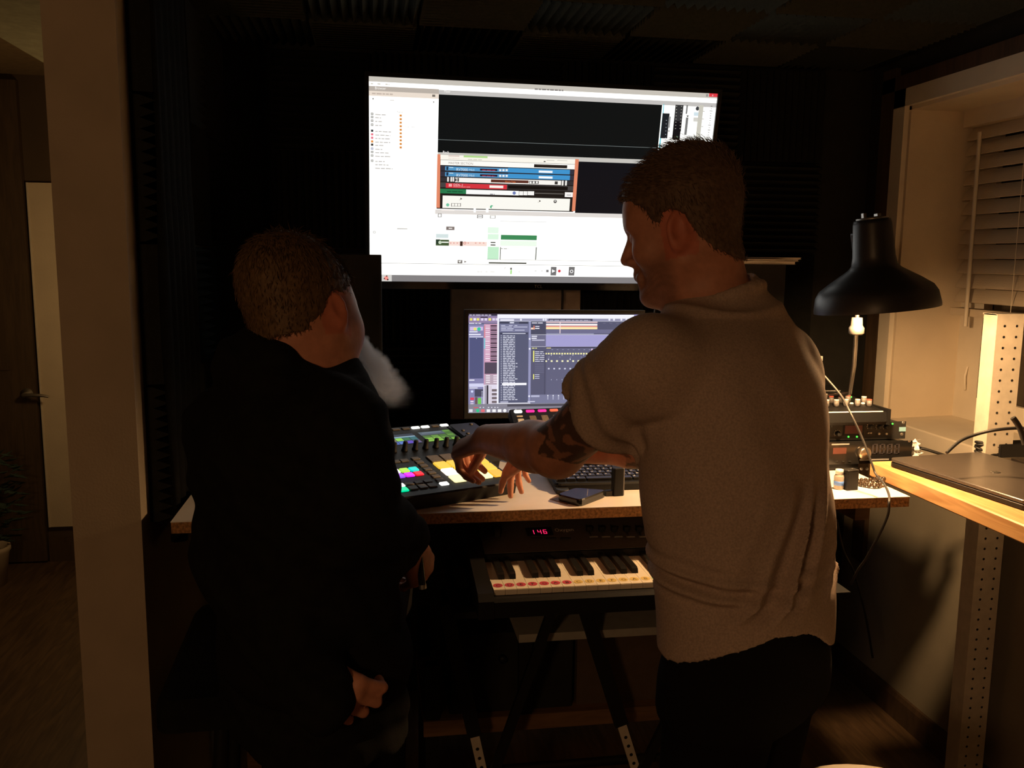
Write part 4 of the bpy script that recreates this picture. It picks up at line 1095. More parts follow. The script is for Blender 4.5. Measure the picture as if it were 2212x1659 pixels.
m = MB(); m._add([tuple(np.array([q[0] + v[0] * .72, 0, 0]) + (p0 + tdir * (cq + v[1]) + nrm * .001) * np.array([0, 1, 1])) for v in vs], fs); m.build('name_print', M['print_white'], mk, True)
for i in range(9):
    q = onpanel(1272 + 26.8 * i, 1146); cq = (q - p0) @ tdir
    m = MB(); panel_quad(m, q[0] - .0012, q[0] + .0012, cq - .02, cq + .03, .0006); so = m.build('slider_slot', M['ebony'], mk, True)
    m = MB(); e = p0 + tdir * cq; m.box(-.0055, .0055, -.007, .007, 0, .011); m.v = [(q[0] + v[0], e[1] + v[1], e[2] + v[2] + .0005) for v in m.v]; m.build('slider_cap', M['black_plastic'], so, True)
    q = onpanel(1282 + 26.8 * i, 1159); cq = (q - p0) @ tdir; e = p0 + tdir * cq
    m = MB(); m.box(-.0095, .0095, -.003, .003, 0, .003); m.v = [(q[0] + v[0], e[1] + v[1], e[2] + v[2]) for v in m.v]; m.build('button', M['grey_plastic'], mk, True)
for px in (1158, 1190, 1222):
    q = onpanel(px, 1163); e = p0 + tdir * ((q - p0) @ tdir); m = MB(); m.box(-.011, .011, -.003, .003, 0, .0025); m.v = [(q[0] + v[0], e[1] + v[1], e[2] + v[2]) for v in m.v]; m.build('button', M['dark_plastic'], mk, True)
for px in (1040, 1072):
    q = onpanel(px, 1150); e = p0 + tdir * ((q - p0) @ tdir); m = MB().tube([(q[0] - .006, e[1], e[2] - .004), (q[0] + .006, e[1], e[2] - .004)], .020, 18); m.build('wheel', M['knob_rubber'], mk, True)

# stand and shelf below the keyboard
ks = thing('keyboard_stand', 'folding black keyboard stand with perforated steel legs', 'stand', (.4, 1.80, 0))
MB().box(.15, 1.0, 1.66, 1.69, .786, .80).build('support_rail', M['black_plastic'], ks, True); MB().box(.15, 1.0, 1.93, 1.97, .786, .80).build('support_rail', M['black_plastic'], ks, True)
for x in (.15, .98): MB().box(x, x + .02, 1.69, 1.93, .786, .80).build('side_arm', M['black_plastic'], ks, True)
def strip(a_, b_, w, t, name, mt, parent, holes=0):
    a_, b_ = Vector(a_), Vector(b_); d_ = (b_ - a_); L = d_.length; d_.normalize(); s_ = Vector((0, 1, 0)).cross(d_).normalized(); n_ = d_.cross(s_)
    m = MB(); c8 = [a_ + s_ * (w * i) + n_ * (t * j) + d_ * k2 for k2 in (0, L) for j in (-.5, .5) for i in (-.5, .5)]
    m._add(c8, [(0, 1, 3, 2), (4, 6, 7, 5), (0, 4, 5, 1), (1, 5, 7, 3), (3, 7, 6, 2), (2, 6, 4, 0)]); o = m.build(name, M[mt], parent, True)
    if holes:
        h = MB(); k2 = .03; sgn = -1 if n_.y > 0 else 1
        while k2 < L - .02:
            c_ = a_ + d_ * k2 + n_ * (sgn * (t / 2 + .0004)); h._add([c_ + s_ * (.004 * math.cos(2 * PI * q / 8)) + d_ * (.004 * math.sin(2 * PI * q / 8)) for q in range(8)], [tuple(range(8))]); k2 += holes
        h.build('holes', M['ebony'], o, True)['kind'] = 'stuff'
    return o
ly = 1.74
for (xa, ya), (xb, yb), mt in (((1005, 1500), (1033, 1625), 'upright_paint'), ((1322, 1500), (1372, 1659), 'upright_paint')):
    p_, q_ = onY(xa, ya, ly), onY(xb, yb, ly); dd = (q_ - p_) / (q_[2] - p_[2])
    top_, bot_ = p_ + dd * (.786 - p_[2]), p_ + dd * (0 - p_[2]); mid = p_ + dd * (.49 - p_[2])
    strip(tuple(top_), tuple(mid), .030, .016, 'upper_leg', 'black_plastic', ks); strip(tuple(mid), tuple(bot_), .020, .010, 'leg', mt, ks, .022)
    strip((bot_[0] + .06, 1.713, .786), (top_[0] - .04, 1.713, 0), .02, .012, 'rear_leg', 'black_plastic', ks)
MB().tube([(.2, 1.75, .40), (.65, 1.75, .40)], .010).build('crossbar', M['black_plastic'], ks, True)
sh = thing('low_shelf', 'low wooden shelf with a grey upper board behind the keyboard stand', 'shelf', (.45, 2.0, 0))
MB().box(.10, .95, 1.84, 2.20, .436, .472).build('shelf_board', M['shelf_wood'], sh, True)
MB().box(.30, .95, 1.762, 2.20, .682, .70).build('upper_board', M['grey_board'], sh, True)
for x in (.12, .93):
    for y in (1.86, 2.18): MB().box(x - .015, x + .015, y - .015, y + .015, 0, .682 if x > .5 else .60).build('post', M['black_plastic'], sh, True)
MB().box(.315, .345, 1.845, 1.875, .472, .682).build('post', M['black_plastic'], sh, True)
am = thing('amplifier', 'plain black amplifier box on the low shelf', 'amplifier', (.25, 2.0, .472))
MB().rbox(.16, .445, 1.865, 2.15, .472, .66, .006).build('case', M['black_paint'], am, True)
for x in (.22, .28, .34): 
    m = MB().lathe([(.0001, 0), (.010, 0), (.009, .012), (.0001, .012)], 16); m.v = [(v[0] + x, 1.865 - v[2], v[1] + .60) for v in m.v]; m.build('knob', M['black_plastic'], am, True)
cb = thing('cardboard_box', 'brown cardboard box beside the amplifier on the low shelf', 'box', (.62, 2.0, .472))
MB().box(.455, .74, 1.87, 2.12, .472, .655).build('carton', M['carton'], cb, True)
MB().box(.453, .742, 1.868, 2.0, .655, .659).build('flap', M['carton'], cb, True); MB().box(.453, .742, 2.002, 2.122, .655, .659).build('flap', M['carton'], cb, True)

# ================================================================== RACK GEAR
def gear(name, label, cat, x0, x1, y0, y1, z0, z1, mt='black_plastic'):
    t = thing(name, label, cat, ((x0 + x1) / 2, (y0 + y1) / 2, z0)); MB().rbox(x0 + (.0 if name == 'power_strip' else .018), x1 - .018, y0 + .004, y1, z0, z1 - .001, .003).build('chassis', M[mt], t, True)
    MB().box(x0, x1, y0, y0 + .004, z0, z1).build('front_panel', M[mt], t, True); return t
def front_disc(t, nm, px, py, Y, r, dep, mt, n=16, prof=None):
    q = onY(px, py, Y); m = MB().lathe(prof or [(.0001, -.001), (r, -.001), (r, dep * .8), (r * .88, dep), (.0001, dep)], n); m.v = [(v[0] + q[0], Y - v[2], v[1] + q[2]) for v in m.v]
    return m.build(nm, M[mt], t, True)
def front_rect(t, nm, px0, py0, px1, py1, Y, mt, dep=.001):
    a_, b_ = onY(px0, py0, Y), onY(px1, py1, Y); return MB().box(a_[0], b_[0], Y - dep, Y + .0005, b_[2], a_[2]).build(nm, M[mt], t, True)
h3 = lambda x, y: (1780 + x / 5.72, 800 + y / 5.72)
ps = gear('power_strip', 'low black unit at the bottom of the gear stack on the desk', 'power unit', .86, 1.222, 2.035, 2.20, DZ, .9855)
for x in (462, 530, 600): front_disc(ps, 'socket', *h3(x, 1218), 2.034, .004, .001, 'print_grey')
r2 = gear('rack_processor', 'black rack unit with a big silver dial and faint display digits', 'audio unit', .884, 1.366, 2.03, 2.24, .987, 1.044, 'gloss_black')
front_disc(r2, 'dial', *h3(482, 1020), 2.03, .0165, .014, 'brushed', 28)
front_rect(r2, 'display', *h3(112, 958), *h3(272, 1030), 2.03, 'dull_display'); front_disc(r2, 'screw', *h3(1055, 872), 2.03, .004, .001, 'steel'); front_rect(r2, 'print_line', *h3(95, 908), *h3(312, 919), 2.03, 'print_grey', .0006)
m = MB(); Y = 2.0292
for x0, full in ((600, 0), (690, 1), (782, 1), (872, 1)):
    for sg in (((0, 8, 0, 120), (48, 56, 0, 120), (0, 56, 112, 120), (0, 56, 0, 8)) + (((0, 56, 56, 64),) if full else ())):
        a_, b_ = onY(*h3(x0 + sg[0], 910 + sg[2]), Y), onY(*h3(x0 + sg[1], 910 + sg[3]), Y); m.box(a_[0], b_[0], Y - .0003, Y, b_[2], a_[2])
m.build('segment_digits', M['faint_digits'], r2, True); front_rect(r2, 'trim_line', *h3(440, 1100), *h3(800, 1106), 2.03, 'print_grey', .0008)
for x in (140, 220, 300): front_rect(r2, 'button', *h3(x, 1118), *h3(x + 30, 1128), 2.03, 'dark_plastic', .002)
r1 = gear('rack_preamp', 'black rack preamp with green lights, small knobs and a blue tag', 'audio unit', .875, 1.357, 2.05, 2.25, 1.0455, 1.0905, 'dark_plastic')
for x, y in ((570, 690), (680, 695), (765, 695), (165, 780), (75, 670), (575, 770), (545, 770)):
    if y == 770: front_disc(r1, 'button', *h3(x, y), 2.05, .0025, .004, 'steel'); continue
    ko = front_disc(r1, 'knob', *h3(x, y), 2.05, .006, .012, 'knob_rubber'); n_ = 20
    q = onY(*h3(x, y), 2.05); rg = MB()
    for i in range(9):
        a_ = math.radians(-40 + 32.5 * i); rg.box(q[0] + .0085 * math.cos(a_) - .0008, q[0] + .0085 * math.cos(a_) + .0008, 2.0492, 2.0498, q[2] + .0085 * math.sin(a_) - .0008, q[2] + .0085 * math.sin(a_) + .0008)
    rg.build('scale_marks', M['print_white'], ko, True)
for x in (676, 768): front_disc(r1, 'button', *h3(x, 782), 2.05, .0028, .004, 'white_plastic')
for x, y in ((845, 660), (300, 820), (405, 820)): front_disc(r1, 'indicator_light', *h3(x, y), 2.05, .0024, .002, 'led_green', 10)
mt_ = front_rect(r1, 'meter', *h3(242, 660), *h3(486, 800), 2.05, 'gloss_black', .0015); front_rect(mt_, 'meter_glass', *h3(262, 682), *h3(468, 780), 2.0485, 'dull_display', .0006)
front_rect(r1, 'name_tag', *h3(930, 702), *h3(1006, 752), 2.05, 'label_blue', .0012)
for x, y in ((980, 645), (960, 790)): front_disc(r1, 'screw', *h3(x, y), 2.05, .004, .001, 'steel')

mx = thing('mixing_desk', 'small mixing desk with white and red capped knobs on the gear stack', 'mixer', (1.10, 2.15, 1.0905))
MB().prism([(2.02, 1.0905), (2.015, 1.098), (2.02, 1.122), (2.30, 1.150), (2.30, 1.0905)], 'x', .93, 1.28).build('body', M['black_plastic'], mx, True)
MB().box(1.28, 1.288, 2.012, 2.30, 1.0905, 1.13).build('side_cheek', M['black_plastic'], mx, True)
mp0 = np.array([0, 2.02, 1.1223]); mn = np.array([0, -.028, .28]); mn = mn / np.linalg.norm(mn)
def onmix(px, py):
    dd = ray(px, py); t = ((mp0 - CAM) @ mn) / (dd @ mn); return CAM + t * dd
MB().box(.95, 1.272, 2.0205, 2.0235, 1.1225, 1.1245).build('edge_print', M['print_white'], mx, True)
for i, (x, y, cap_) in enumerate(((30, 445, 'white_plastic'), (150, 445, 'white_plastic'), (268, 440, 'white_plastic'), (412, 440, 'white_plastic'), (556, 440, 'red_cap'), (85, 400, 'red_cap'), (205, 398, 'red_cap'), (295, 385, 'red_cap'), (490, 405, 'white_plastic'), (10, 370, 'white_plastic'))):
    q = onmix(*h3(x, y)); m = MB().lathe([(.0001, 0), (.0072, 0), (.0066, .015), (.0001, .015)], 14, tuple(q)); ko = m.build('knob', M['grey_plastic'], mx, True)
    MB().lathe([(.0001, .015), (.0066, .015), (.0062, .018), (.0001, .018)], 14, tuple(q)).build('knob_cap', M[cap_], ko, True)
for x, y in ((340, 415), (480, 415), (405, 440)):
    q = onmix(*h3(x, y)); MB().rbox(q[0] - .005, q[0] + .005, q[1] - .003, q[1] + .003, q[2], q[2] + .004, .002).build('button', M['white_plastic'], mx, True)
q = onmix(*h3(335, 338)); MB().ball(tuple(q + np.array([0, 0, .002])), .0024).build('indicator_light', M['led_green'], mx, True)
for x0, x1, y in ((0, 200, 258), (130, 290, 292)):
    a_, b_ = onmix(*h3(x0, y)), onmix(*h3(x1, y)); MB().tube([tuple(a_ + mn * .0008), tuple(b_ + mn * .0008)], .0014, 5).build('print_line', M['print_grey'], mx, True)

# small things on the bright end of the desk
bx_ = thing('black_box', 'small black upright box beside the wooden beads', 'box', tuple(onZ(1838, 1058, DZ)), (0, 0, .16))
MB().rbox(-.0155, .0155, -.006, .016, 0, .046, .002).build('case', M['black_plastic'], bx_); MB().rbox(-.0155, .0155, -.006, .016, .046, .0485, .002).build('lid', M['dark_plastic'], bx_)
MB().lathe([(.0001, .0485), (.002, .0485), (.002, .0505), (.0001, .0505)], 10).build('pin', M['steel'], bx_)
bo = thing('small_bottle', 'small clear bottle with a blue band beside the black box', 'bottle', tuple(onZ(1811, 1056, DZ)))
MB().lathe([(.0001, 0), (.011, 0), (.0115, .003), (.0115, .030), (.008, .036), (.0001, .036)], 18).build('body', M['clear_plastic'], bo)
MB().lathe([(.0114, .010), (.0118, .010), (.0118, .020), (.0114, .020)], 18, caps=False).build('band', M['blue_plastic'], bo); MB().lathe([(.0001, .036), (.009, .036), (.009, .047), (.0001, .048)], 18).build('cap', M['white_plastic'], bo)
be = thing('bead_bracelet', 'dark wooden bead bracelet lying on the bright desk end', 'bracelet', tuple(onZ(1880, 1050, DZ)))
bm_ = MB().ball((0, 0, 0), .0048, 10, 6).mesh('bead', M['bead'])
for i in range(30):
    a_ = 2 * PI * i / 30; r_ = 1 + .12 * math.sin(3 * a_)
    put('bead', bm_, be, (.028 * r_ * math.cos(a_), .024 * r_ * math.sin(a_) + .004, .0048 + .0042 * (i % 2)))
for i in range(9): put('bead', bm_, be, (.020 + .009 * math.cos(i * .7), -.004 + .009 * math.sin(i * .7), .0135 + .003 * (i % 3)), scale=(1.15, 1.15, 1.15))
q = onY(1768, 815, 2.22); zb = 1.1223 + (2.22 - 2.02) * .1
og = thing('orange_bottle', 'small orange bottle standing at the back of the mixing desk', 'bottle', (q[0], 2.22, zb))
MB().lathe([(.0001, 0), (.013, 0), (.013, .065), (.008, .082), (.007, .088), (.0001, .088)], 20).build('body', M['orange'], og); MB().lathe([(.0001, .088), (.0085, .088), (.008, .100), (.0001, .101)], 18).build('cap', M['white_plastic'], og)
ti = MB(); 
for i in range(26):
    a_, h_ = rng.uniform(0, 2 * PI), rng.uniform(0, 1)
    c_ = Vector((1.384 + .006 * math.cos(a_) * (1 - .5 * h_), 2.045 + .008 * math.sin(a_), .999 + .038 * h_)); vv = [c_ + Vector(rng.normal(0, .006, 3)) for _ in range(4)]
    ti._add(vv, [(0, 1, 2), (0, 2, 3), (0, 3, 1), (1, 3, 2)])
tag(ti.build('crumpled_tissue', M['print_white']), 'crumpled white tissue at the right end of the dial unit', 'tissue')

# lamp flex falling over the desk edge
cp = [(1770, 800, 2.14), (1815, 852, 2.10), (1836, 890, 2.04), (1862, 945, 2.02), (1884, 1003, 2.0), (1892, 1024, 1.99), (1909, 1044, 1.94), (1918, 1062, 1.90), (1921, 1074, 1.83), (1920.5, 1084, 1.80), (1919, 1108, 1.80), (1909, 1135, 1.83), (1894, 1165, 1.86), (1870, 1208, 1.92), (1853, 1232, 1.95), (1838, 1262, 1.98)]
pts = [W(*q) for q in cp]
def smooth_path(P, n=5):
    P = [np.array(p) for p in P]; out = []
    for i in range(len(P) - 1):
        a_, b_, c_, d_ = P[max(i - 1, 0)], P[i], P[i + 1], P[min(i + 2, len(P) - 1)]
        for k2 in range(n):
            t = k2 / n; out.append(tuple(.5 * (2 * b_ + (c_ - a_) * t + (2 * a_ - 5 * b_ + 4 * c_ - d_) * t * t + (3 * b_ - a_ - 3 * c_ + d_) * t ** 3)))
    out.append(tuple(P[-1])); return out
tag(MB().tube(smooth_path(pts), .0026, 7).build('lamp_cord', M['cable_grey']), 'thin grey cord running over the gear and off the desk edge', 'cable')
tag(MB().tube(smooth_path([W(1806, 1120, 2.0), W(1822, 1190, 2.1), W(1846, 1240, 2.2), W(1870, 1330, 2.3), W(1885, 1420, 2.4)]), .003, 6).build('floor_cable', M['cable_black']), 'black cable hanging under the right end of the desk', 'cable')

# ================================================================== DESK LAMP
LC = W(1893, 668, 1.95); LS = 1.95 / 1.75
la = thing('desk_lamp', 'black metal desk lamp with a wide bell shade over the gear', 'lamp', (1.12, 2.13, DZ))
LT = Matrix.Translation(Vector(LC)) @ Matrix.Rotation(math.radians(-6), 4, 'Y') @ Matrix.Rotation(math.radians(-2), 4, 'X') @ Matrix.Scale(LS, 4)
m = MB(); m.T = LT
out_ = [(.1185, 0), (.1185, .006), (.114, .030), (.106, .043), (.085, .058), (.050, .080), (.043, .088), (.040, .105), (.036, .168), (.034, .176), (.010, .176)]
inn_ = [(.010, .172), (.032, .172), (.037, .105), (.040, .088), (.047, .077), (.083, .054), (.104, .039), (.1115, .029), (.116, .004), (.1165, .001)]
m.lathe(out_ + inn_ + out_[:1], 40, caps=False); m.build('shade', [M['lamp_black']], la, True)
m = MB(); m.T = LT; m.lathe([(.012, .176), (.03, .176), (.03, .18), (.012, .182)], 24).box(-.02, -.014, -.004, .004, .18, .19).box(.008, .016, -.006, .006, .18, .187); m.build('shade_top', M['steel'], la, True)
m = MB(); m.T = LT; m.lathe([(.0001, .12), (.018, .12), (.018, .055), (.014, .042), (.0001, .042)], 18); m.build('socket', M['lamp_white'], la, True)
br = .026
m = MB(); m.T = LT; m.ball((0, 0, .016), br / LS, 20, 12); m.build('bulb', glow('bulb_glow', (1.0, .58, .26), LAMP_POWER / (PI * 4 * PI * br * br)), la, True)
K = W(1850, 712, 2.06)
m = MB().lathe([(.0001, -.012), (.013, -.012), (.0175, -.008), (.0175, .004), (.0135, .010), (.012, .028), (.0001, .028)], 18, tuple(K)); m.build('joint_knob', M['dull_steel'], la, True)
top_ = LT @ Vector((0, .02, .15)); k3 = Vector(K)
MB().tube([tuple(k3 + Vector((0, 0, -.01))), tuple(W(1845, 790, 2.16)), tuple(W(1836, 850, 2.26)), (1.188, 2.345, 1.10)], .005, 8).build('lower_arm', M['dull_steel'], la, True)
MB().tube([tuple(k3 + Vector((0, 0, .024))), tuple(k3 + Vector((0.015, .03, .10))), tuple(top_ + Vector((.0, .06, 0))), tuple(top_)], .005, 8).build('upper_arm', M['lamp_black'], la, True)
MB().tube([(1.188, 2.345, 1.10), (1.188, 2.345, .985)], .008, 10).build('post', M['dull_steel'], la, True)
MB().box(1.170, 1.214, 2.328, 2.362, DZ + .0005, DZ + .016).box(1.2045, 1.214, 2.328, 2.362, DZ - .05, DZ + .0005).box(1.170, 1.2045, 2.328, 2.362, DZ - .05, DZ - .040).build('clamp', M['lamp_black'], la, True)

# ================================================================== BENCH, LAPTOP, UPRIGHT
bn = thing('workbench', 'pine plank workbench along the right wall', 'workbench', (1.42, 1.2, 0))
for i, (x0, x1) in enumerate(((1.215, 1.315), (1.318, 1.42))):
    MB().box(x0, x1, -.3, 1.972, DZ, DZ + .037).build('plank', M['pine'], bn, True).modifiers.new('b', 'BEVEL').width = .003
MB().box(1.25, 1.41, .05, .09, DZ - .07, DZ).build('bearer', M['pine'], bn, True)
def upright(name, parent, X, Y, z1, holes=True):
    o = MB().box(X, X + .003, Y, Y + .05, 0, z1).box(X + .003, X + .075, Y, Y + .003, 0, z1).build(name, M['upright_paint'], parent, True)
    h = MB(); z = .05
    while z < z1 - .02:
        for x in (.022, .056):
            h._add([(X + x + .0035 * math.cos(2 * PI * q / 8), Y - .0004, z + .0035 * math.sin(2 * PI * q / 8)) for q in range(8)], [tuple(range(8))])
        z += .0275
    h.build('holes', M['ebony'], o, True)['kind'] = 'stuff'; return o
ur = thing('shelf_upright', 'cream slotted steel upright standing behind the workbench', 'upright', (1.57, 1.985, 0))
upright('angle_post', ur, 1.535, 1.977, 1.372)
MB().box(1.535, 1.61, 1.98, 2.03, 1.369, 1.373).build('cap', M['upright_paint'], ur, True)
for y in (.08,): MB().box(1.37, 1.41, y, y + .04, 0, DZ - .07).build('leg', M['pine'], bn, True)
MB().box(1.26, 1.30, .05, .09, 0, DZ - .07).build('leg', M['pine'], bn, True)

Z1 = DZ + .037
lt = thing('closed_laptop', 'closed black laptop lying across the workbench', 'laptop', (1.38, 1.73, Z1))
c0, c1, c2 = onZ(1921, 990, Z1 + .02)[:2], onZ(2212, 1083, Z1 + .02)[:2], onZ(2000, 974, Z1 + .02)[:2]
e1 = (c1 - c0) / np.linalg.norm(c1 - c0); e2 = np.array([-e1[1], e1[0]])
if (c2 - c0) @ e2 < 0: e2 = -e2
ang = math.atan2(e1[1], e1[0])
lt.location = (c0[0], c0[1], Z1); lt.rotation_euler = (0, 0, ang)
sgn = 1 if (Matrix.Rotation(ang, 2) @ Vector((0, 1))).dot(Vector(e2)) > 0 else -1
Lw, Ld = .40, .27
ys = (0, Ld) if sgn > 0 else (-Ld, 0)
MB().rbox(0, Lw, ys[0], ys[1], .002, .013, .012, top=.002).build('base', M['black_plastic'], lt)
MB().rbox(0, Lw, ys[0], ys[1], .0145, .022, .012, top=.0015).build('lid', mat('laptop_lid', (.05, .042, .036), .32, var=.1, spec=.5), lt)
MB().box(.006, Lw - .006, ys[0] + .004, ys[1] - .004, .013, .0145).build('gap_edge', M['steel'], lt)
MB().lathe([(.0001, .022), (.012, .022), (.011, .0224), (.0001, .0224)], 20, (Lw * .46, (ys[0] + ys[1]) / 2, 0)).build('emblem', M['gloss_black'], lt)
for x in (.03, Lw - .03):
    for y in (ys[0] + .03, ys[1] - .03): MB().lathe([(.0001, 0), (.006, 0), (.006, .002), (.0001, .002)], 10, (x, y, 0)).build('foot', M['ebony'], lt)

pa = thing('coiled_power_cable', 'coiled black power cable with its brick behind the laptop', 'cable', tuple(onZ(2150, 985, Z1)))
q = onZ(2150, 985, Z1); MB().rbox(q[0] - .005, q[0] + .095, q[1] - .02, q[1] + .03, Z1, Z1 + .034, .006).build('brick', M['black_plastic'], pa, True)
co = []
for i in range(90):
    a_ = i * .30; co.append((q[0] - .01 + (.038 + .004 * math.sin(i * .9)) * math.cos(a_), q[1] + .006 + (.030 + .004 * math.cos(i * .7)) * math.sin(a_) * .6, Z1 + .007 + .030 * abs(math.sin(a_ * .5)) * (.5 + .5 * math.sin(i * .13))))
MB().tube(co, .0036, 6).build('coil', M['cable_black'], pa, True)
MB().tube(smooth_path([W(2045, 978, 1.93), W(2075, 952, 1.95), W(2110, 938, 1.95), W(2155, 928, 1.93), W(2212, 925, 1.92), W(2260, 935, 1.9)]), .0036, 7).build('lead', M['cable_black'], pa, True)
MB().tube(smooth_path([W(2188, 902, 1.86), W(2203, 925, 1.86), W(2214, 960, 1.86)]), [.006, ] * 11, 8).build('plug_lead', M['cable_black'], pa, True)
tag(MB().tube(smooth_path([(1.39, 2.07, 1.02), (1.42, 2.05, 1.015), (1.47, 2.03, 1.00), (1.52, 2.06, .99), (1.60, 2.07, .985)]), .004, 7).build('signal_cable', M['cable_black']), 'black cable running from the gear stack behind the laptop', 'cable')

# ================================================================== STOOLS
def stool(label, cx, cy, z, w, d_, mt, round_=False, rz=0):
    t = thing('stool', label, 'stool', (cx, cy, 0), (0, 0, rz))
    if round_:
        MB().lathe([(.0001, z - .03), (w, z - .03), (w + .004, z - .02), (w, z - .004), (w - .01, z), (.0001, z)], 40).build('seat', M[mt], t); f_ = w * .6
    else:
        MB().rbox(-w / 2, w / 2, -d_ / 2, d_ / 2, z - .05, z, .03, 5, .012).build('seat', M[mt], t); f_ = w * .36
    for a_ in (45, 135, 225, 315):
        x, y = f_ * 1.3 * math.cos(math.radians(a_)), f_ * 1.3 * math.sin(math.radians(a_))
        MB().tube([(x * .75, y * .75, z - .03), (x * 1.15, y * 1.15, 0)], .013, 10).build('leg', M['black_plastic'] if not round_ else M['pine'], t)
    rr = f_ * 1.28; MB().tube([(rr * math.cos(i * PI / 12), rr * math.sin(i * PI / 12), .26) for i in range(25)], .008, 8, False).build('foot_ring', M['black_plastic'] if not round_ else M['pine'], t)
    return t
stool('black padded stool the seated person sits on', -.175, 1.575, .80, .36, .42, 'black_cloth', rz=math.radians(1.5))
q = onZ(1800, 1646, .76)
stool('round pale stool at the bottom edge by the standing man', q[0], q[1] - .14, .76, .14, 0, 'trim_paint', True)

# ================================================================== PEOPLE
RH = np.array([math.cos(YAW), -math.sin(YAW), 0.0]); FH = np.array([math.sin(YAW), math.cos(YAW), 0.0]); UZ = np.array([0, 0, 1.0])
def unit(v): return np.asarray(v, float) / np.linalg.norm(v)
def head_axes(fdir, pitch, roll):
    """front, left, up of a head; roll > 0 drops its left side"""
    f = unit(fdir); l = np.cross(UZ, f)
    f1 = f * math.cos(pitch) - UZ * math.sin(pitch); u1 = UZ * math.cos(pitch) + f * math.sin(pitch)
    l2 = l * math.cos(roll) - u1 * math.sin(roll); u2 = u1 * math.cos(roll) + l * math.sin(roll)
    return f1, l2, u2

